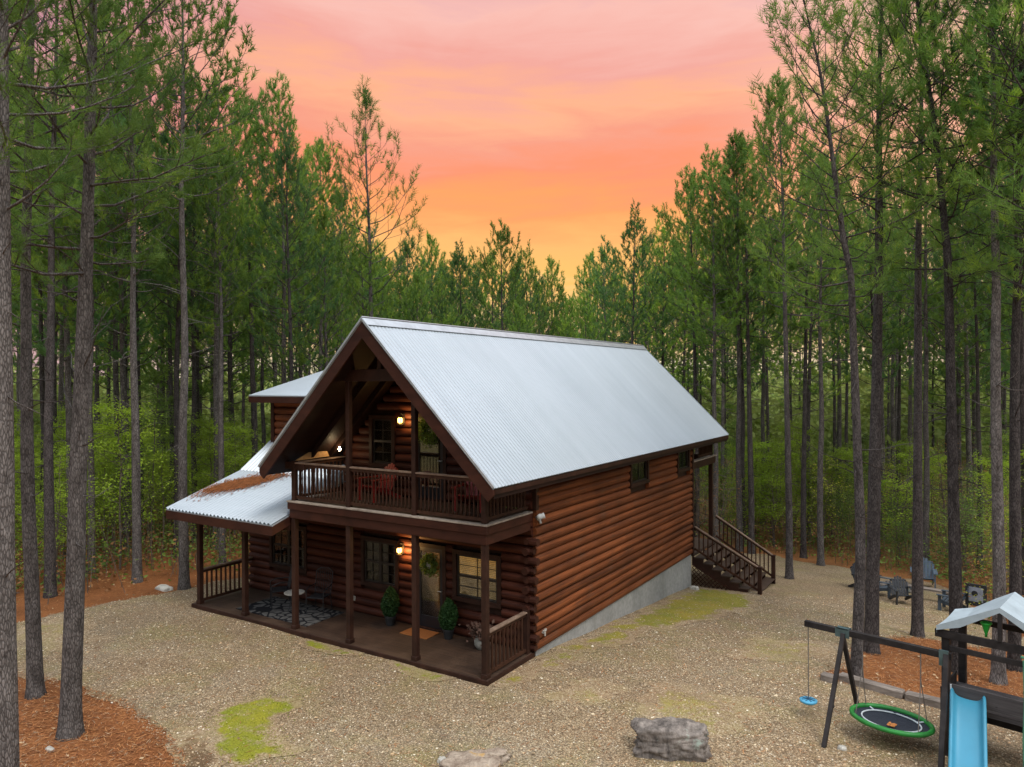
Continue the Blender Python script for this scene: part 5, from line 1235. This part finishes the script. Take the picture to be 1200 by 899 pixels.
# landscape timbers
def timber(label, a, b):
    a = Vector((a[0], a[1], zf(*a))); b = Vector((b[0], b[1], zf(*b))); mid = (a + b) / 2; mb = MB(); mb.bar(a - mid + Vector((0, 0, .075)), b - mid + Vector((0, 0, .075)), .20, .20)
    o = mb.build('landscape_timber', M['timber'], None, bevel=.025, loc=mid); tag(o, label, 'timber', 'timbers edging the right straw bed')
timber('long weathered grey timber edging the straw bed behind the swing frame', (6.05, 2.98), (7.32, 2.62)); timber('short weathered timber end running behind the play fort post', (7.35, 2.60), (8.6, 2.35))
timber('short timber lying at the far left tip of the straw bed', (5.72, 2.72), (6.02, 2.66))
# ================================================================ rocks
def rock(name, label, cat, loc, size, mat, seed, sub=4, rz=0, rough=.18, box=.5, group=None, parts=None):
    import bmesh
    from mathutils import noise
    bm = bmesh.new(); bmesh.ops.create_icosphere(bm, subdivisions=sub, radius=1)
    for v in bm.verts:
        n = v.co.normalized(); mx = max(abs(n.x), abs(n.y), abs(n.z)); c = n.lerp(n / mx, box)
        d = noise.fractal(n * 1.6 + Vector((seed, 0, 0)), 1.0, 2.0, 5) * rough + (abs(noise.noise(Vector((n.x * 2.2 + seed, n.y * 2.2, n.z * 7)))) ** .7) * -rough * .8
        c = c * (1 + d); v.co = Vector((c.x * size[0], c.y * size[1], c.z * size[2]))
    me = bpy.data.meshes.new(name); bm.to_mesh(me); bm.free(); me.materials.append(M[mat]); me.polygons.foreach_set('use_smooth', [True] * len(me.polygons))
    o = bpy.data.objects.new(name, me); link(o); o.location = (loc[0], loc[1], zf(loc[0], loc[1]) + loc[2]); o.rotation_euler = (0, 0, rz)
    return tag(o, label, cat, group)
rock('boulder', 'big dark weathered boulder with pale lichen at the bottom of the yard', 'boulder', (4.18, -2.50, .20), (.66, .30, .31), 'boulder', 3, 5, R(22), .20, .62)
rock('flat_rock', 'large tan flat rock with a broken edge at the bottom centre', 'rock', (1.62, -4.70, -.0), (.52, .42, .16), 'flat_rock', 7, 5, R(25), .26, .5)
rock('flat_rock', 'pinkish slab of rock leaning on the back of the large flat rock', 'rock', (1.70, -4.28, .05), (.34, .12, .10), 'flat_rock', 12, 4, R(28), .3, .5)
rock('small_rock', 'small pale greenish stone left of the large flat rock', 'rock', (1.08, -4.78, .02), (.09, .08, .07), 'pale_rock', 2, 3)
rock('small_rock', 'pale flat stone at the foot of the pine beside the left porch post', 'rock', (-12.45, -1.25, .03), (.34, .16, .09), 'pale_rock', 5, 3)
rock('small_rock', 'pale stone under the back stairs at the foundation corner', 'rock', (.32, 10.45, .05), (.17, .12, .09), 'pale_rock', 6, 3)
rock('small_rock', 'pale stone at the foot of the front leg of the swing frame', 'rock', (6.62, -.80, .02), (.08, .06, .05), 'pale_rock', 8, 3)
rock('small_rock', 'pale chip of stone in the straw at the left picture edge', 'rock', (-4.9, -7.15 - .9, .02), (.10, .05, .04), 'pale_rock', 9, 3)
# ================================================================ loose stones, straw and twigs on the ground
rg = np.random.default_rng(123)
def scatter_pts(n, D0, D1, mask, pw=1.0):
    D = D0 + (D1 - D0) * rg.random(n) ** pw; u = rg.uniform(-40, 1240, n)
    P = np.stack([CP.x + CF.x * D + CR.x * (u - 600) / 848.752 * D, CP.y + CF.y * D + CR.y * (u - 600) / 848.752 * D], 1); return P[mask(P)]
in_gr = lambda P: (np.minimum.reduce([poly_sd(P, OUT), -poly_sd(P, ISL_L), -poly_sd(P, ISL_R)]) > -.12) & ~((P[:, 0] > BW - .12) & (P[:, 0] < .06) & (P[:, 1] > -PD - .05) & (P[:, 1] < 11.2))
P = scatter_pts(110000, 10.5, 25, in_gr, 1.0); n = len(P); s_ = rg.gamma(2.6, .0028, n) + .004
oct_ = np.array([(1, 0, 0), (-1, 0, 0), (0, 1, 0), (0, -1, 0), (0, 0, 1), (0, 0, -1)], float); of = np.array([(0, 2, 4), (2, 1, 4), (1, 3, 4), (3, 0, 4)])
ang = rg.uniform(0, 6.28, n); ca, sa = np.cos(ang), np.sin(ang); sc = np.stack([s_ * rg.uniform(.8, 1.5, n), s_, s_ * rg.uniform(.4, .8, n)], 1)
V = oct_[None] * sc[:, None, :] + rg.normal(0, .12, (n, 6, 3)) * s_[:, None, None]; V = np.stack([V[..., 0] * ca[:, None] - V[..., 1] * sa[:, None], V[..., 0] * sa[:, None] + V[..., 1] * ca[:, None], V[..., 2]], -1)
V += np.stack([P[:, 0], P[:, 1], zg(P[:, 0], P[:, 1]) + .018], 1)[:, None, :]; T = (of[None] + (np.arange(n) * 6)[:, None, None]).reshape(-1, 3)
pal = np.array([(.43, .31, .185), (.30, .205, .12), (.54, .43, .28), (.20, .13, .075), (.35, .28, .20), (.42, .27, .15), (.66, .58, .44)]); ci = rg.choice(7, n, p=[.27, .22, .14, .15, .1, .07, .05]); colr = pal[ci] * rg.uniform(.75, 1.2, (n, 1))
o = np_mesh('loose_gravel', V.reshape(-1, 3), T, M['stones'], col=np.repeat(colr, 6, 0)); tag(o, 'loose tan and cream stones strewn over the gravel yard', 'gravel', kind='stuff')
in_st = lambda P: (~in_gr(P)) & ~((P[:, 0] > BW - .2) & (P[:, 0] < .1) & (P[:, 1] > -2.1) & (P[:, 1] < 14))
P = np.concatenate([scatter_pts(26000, 9.5, 27, in_st, .9), scatter_pts(90000, 9.8, 20, lambda P: (poly_sd(P, ISL_L) > -.12) | (poly_sd(P, ISL_R) > -.12), 1.0)]); 
Pg = scatter_pts(5000, 11, 26, in_gr); P = np.concatenate([P, Pg]); n = len(P)
a_ = rg.uniform(0, 6.28, n); l_ = rg.uniform(.04, .10, n); w2 = .004 + .003 * rg.random(n); D2 = np.stack([np.cos(a_), np.sin(a_), rg.normal(0, .12, n)], 1); S2 = np.stack([-np.sin(a_), np.cos(a_), 0 * a_], 1)
B0 = np.stack([P[:, 0], P[:, 1], zg(P[:, 0], P[:, 1]) + rg.uniform(.02, .035, n)], 1); V = np.stack([B0 - D2 * l_[:, None], B0 + S2 * w2[:, None], B0 + D2 * l_[:, None], B0 - S2 * w2[:, None]], 1).reshape(-1, 3)
pal = np.array([(.36, .14, .048), (.24, .085, .03), (.46, .22, .085), (.14, .055, .025), (.40, .29, .18)]); colr = pal[rg.choice(5, n, p=[.36, .27, .17, .14, .06])] * rg.uniform(.75, 1.2, (n, 1))
o = np_mesh('fallen_straw', V, np.arange(len(V)).reshape(-1, 4), M['litter'], col=np.repeat(colr, 4, 0)); tag(o, 'fallen rust brown pine straw strewn over the beds and forest edge', 'pine straw', kind='stuff')
P = scatter_pts(1500, 9.8, 26, in_st); P = np.concatenate([P, scatter_pts(260, 11, 24, in_gr)]); n = len(P)
o = leaf_quads('fallen_leaves', np.stack([P[:, 0], P[:, 1], zg(P[:, 0], P[:, 1]) + .035], 1), .045, simple('tan_dead_leaf', (.42, .28, .15), .8), None, rg, flat=.18); tag(o, 'scattered tan dead leaves and pine cone scales on the ground', 'dead leaves', kind='stuff')
# moss tufts give the thick patches a raised, broken edge
P = scatter_pts(30000, 11, 17, lambda P: (np.maximum(poly_sd(P, [(-3.77, -5.76), (-3.63, -4.8), (-2.78, -4.45), (-2.26, -5.31), (-1.04, -5.97), (-1.57, -6.75), (-2.33, -6.6), (-3.33, -6.1)]), np.maximum(poly_sd(P, [(-5.4, -2.03), (-3.4, -2.03), (-3.9, -2.35), (-4.9, -2.35)]), poly_sd(P, [(-2.5, -2.03), (-1.1, -2.03), (-1.2, -2.3), (-2.1, -2.35)]))) > rg.normal(0, .12, len(P))) & (P[:, 1] < -1.99))
M['moss_leaf'] = leafy('moss_tuft', (.11, .14, .01), (.27, .26, .025), .2, 3)
n = len(P); o = leaf_quads('moss_tufts', np.stack([P[:, 0], P[:, 1], zg(P[:, 0], P[:, 1]) + rg.uniform(.02, .045, n)], 1), .016, M['moss_leaf'], None, rg, flat=.8); tag(o, 'raised tufts of bright moss in the patches before the porch', 'moss', kind='stuff')
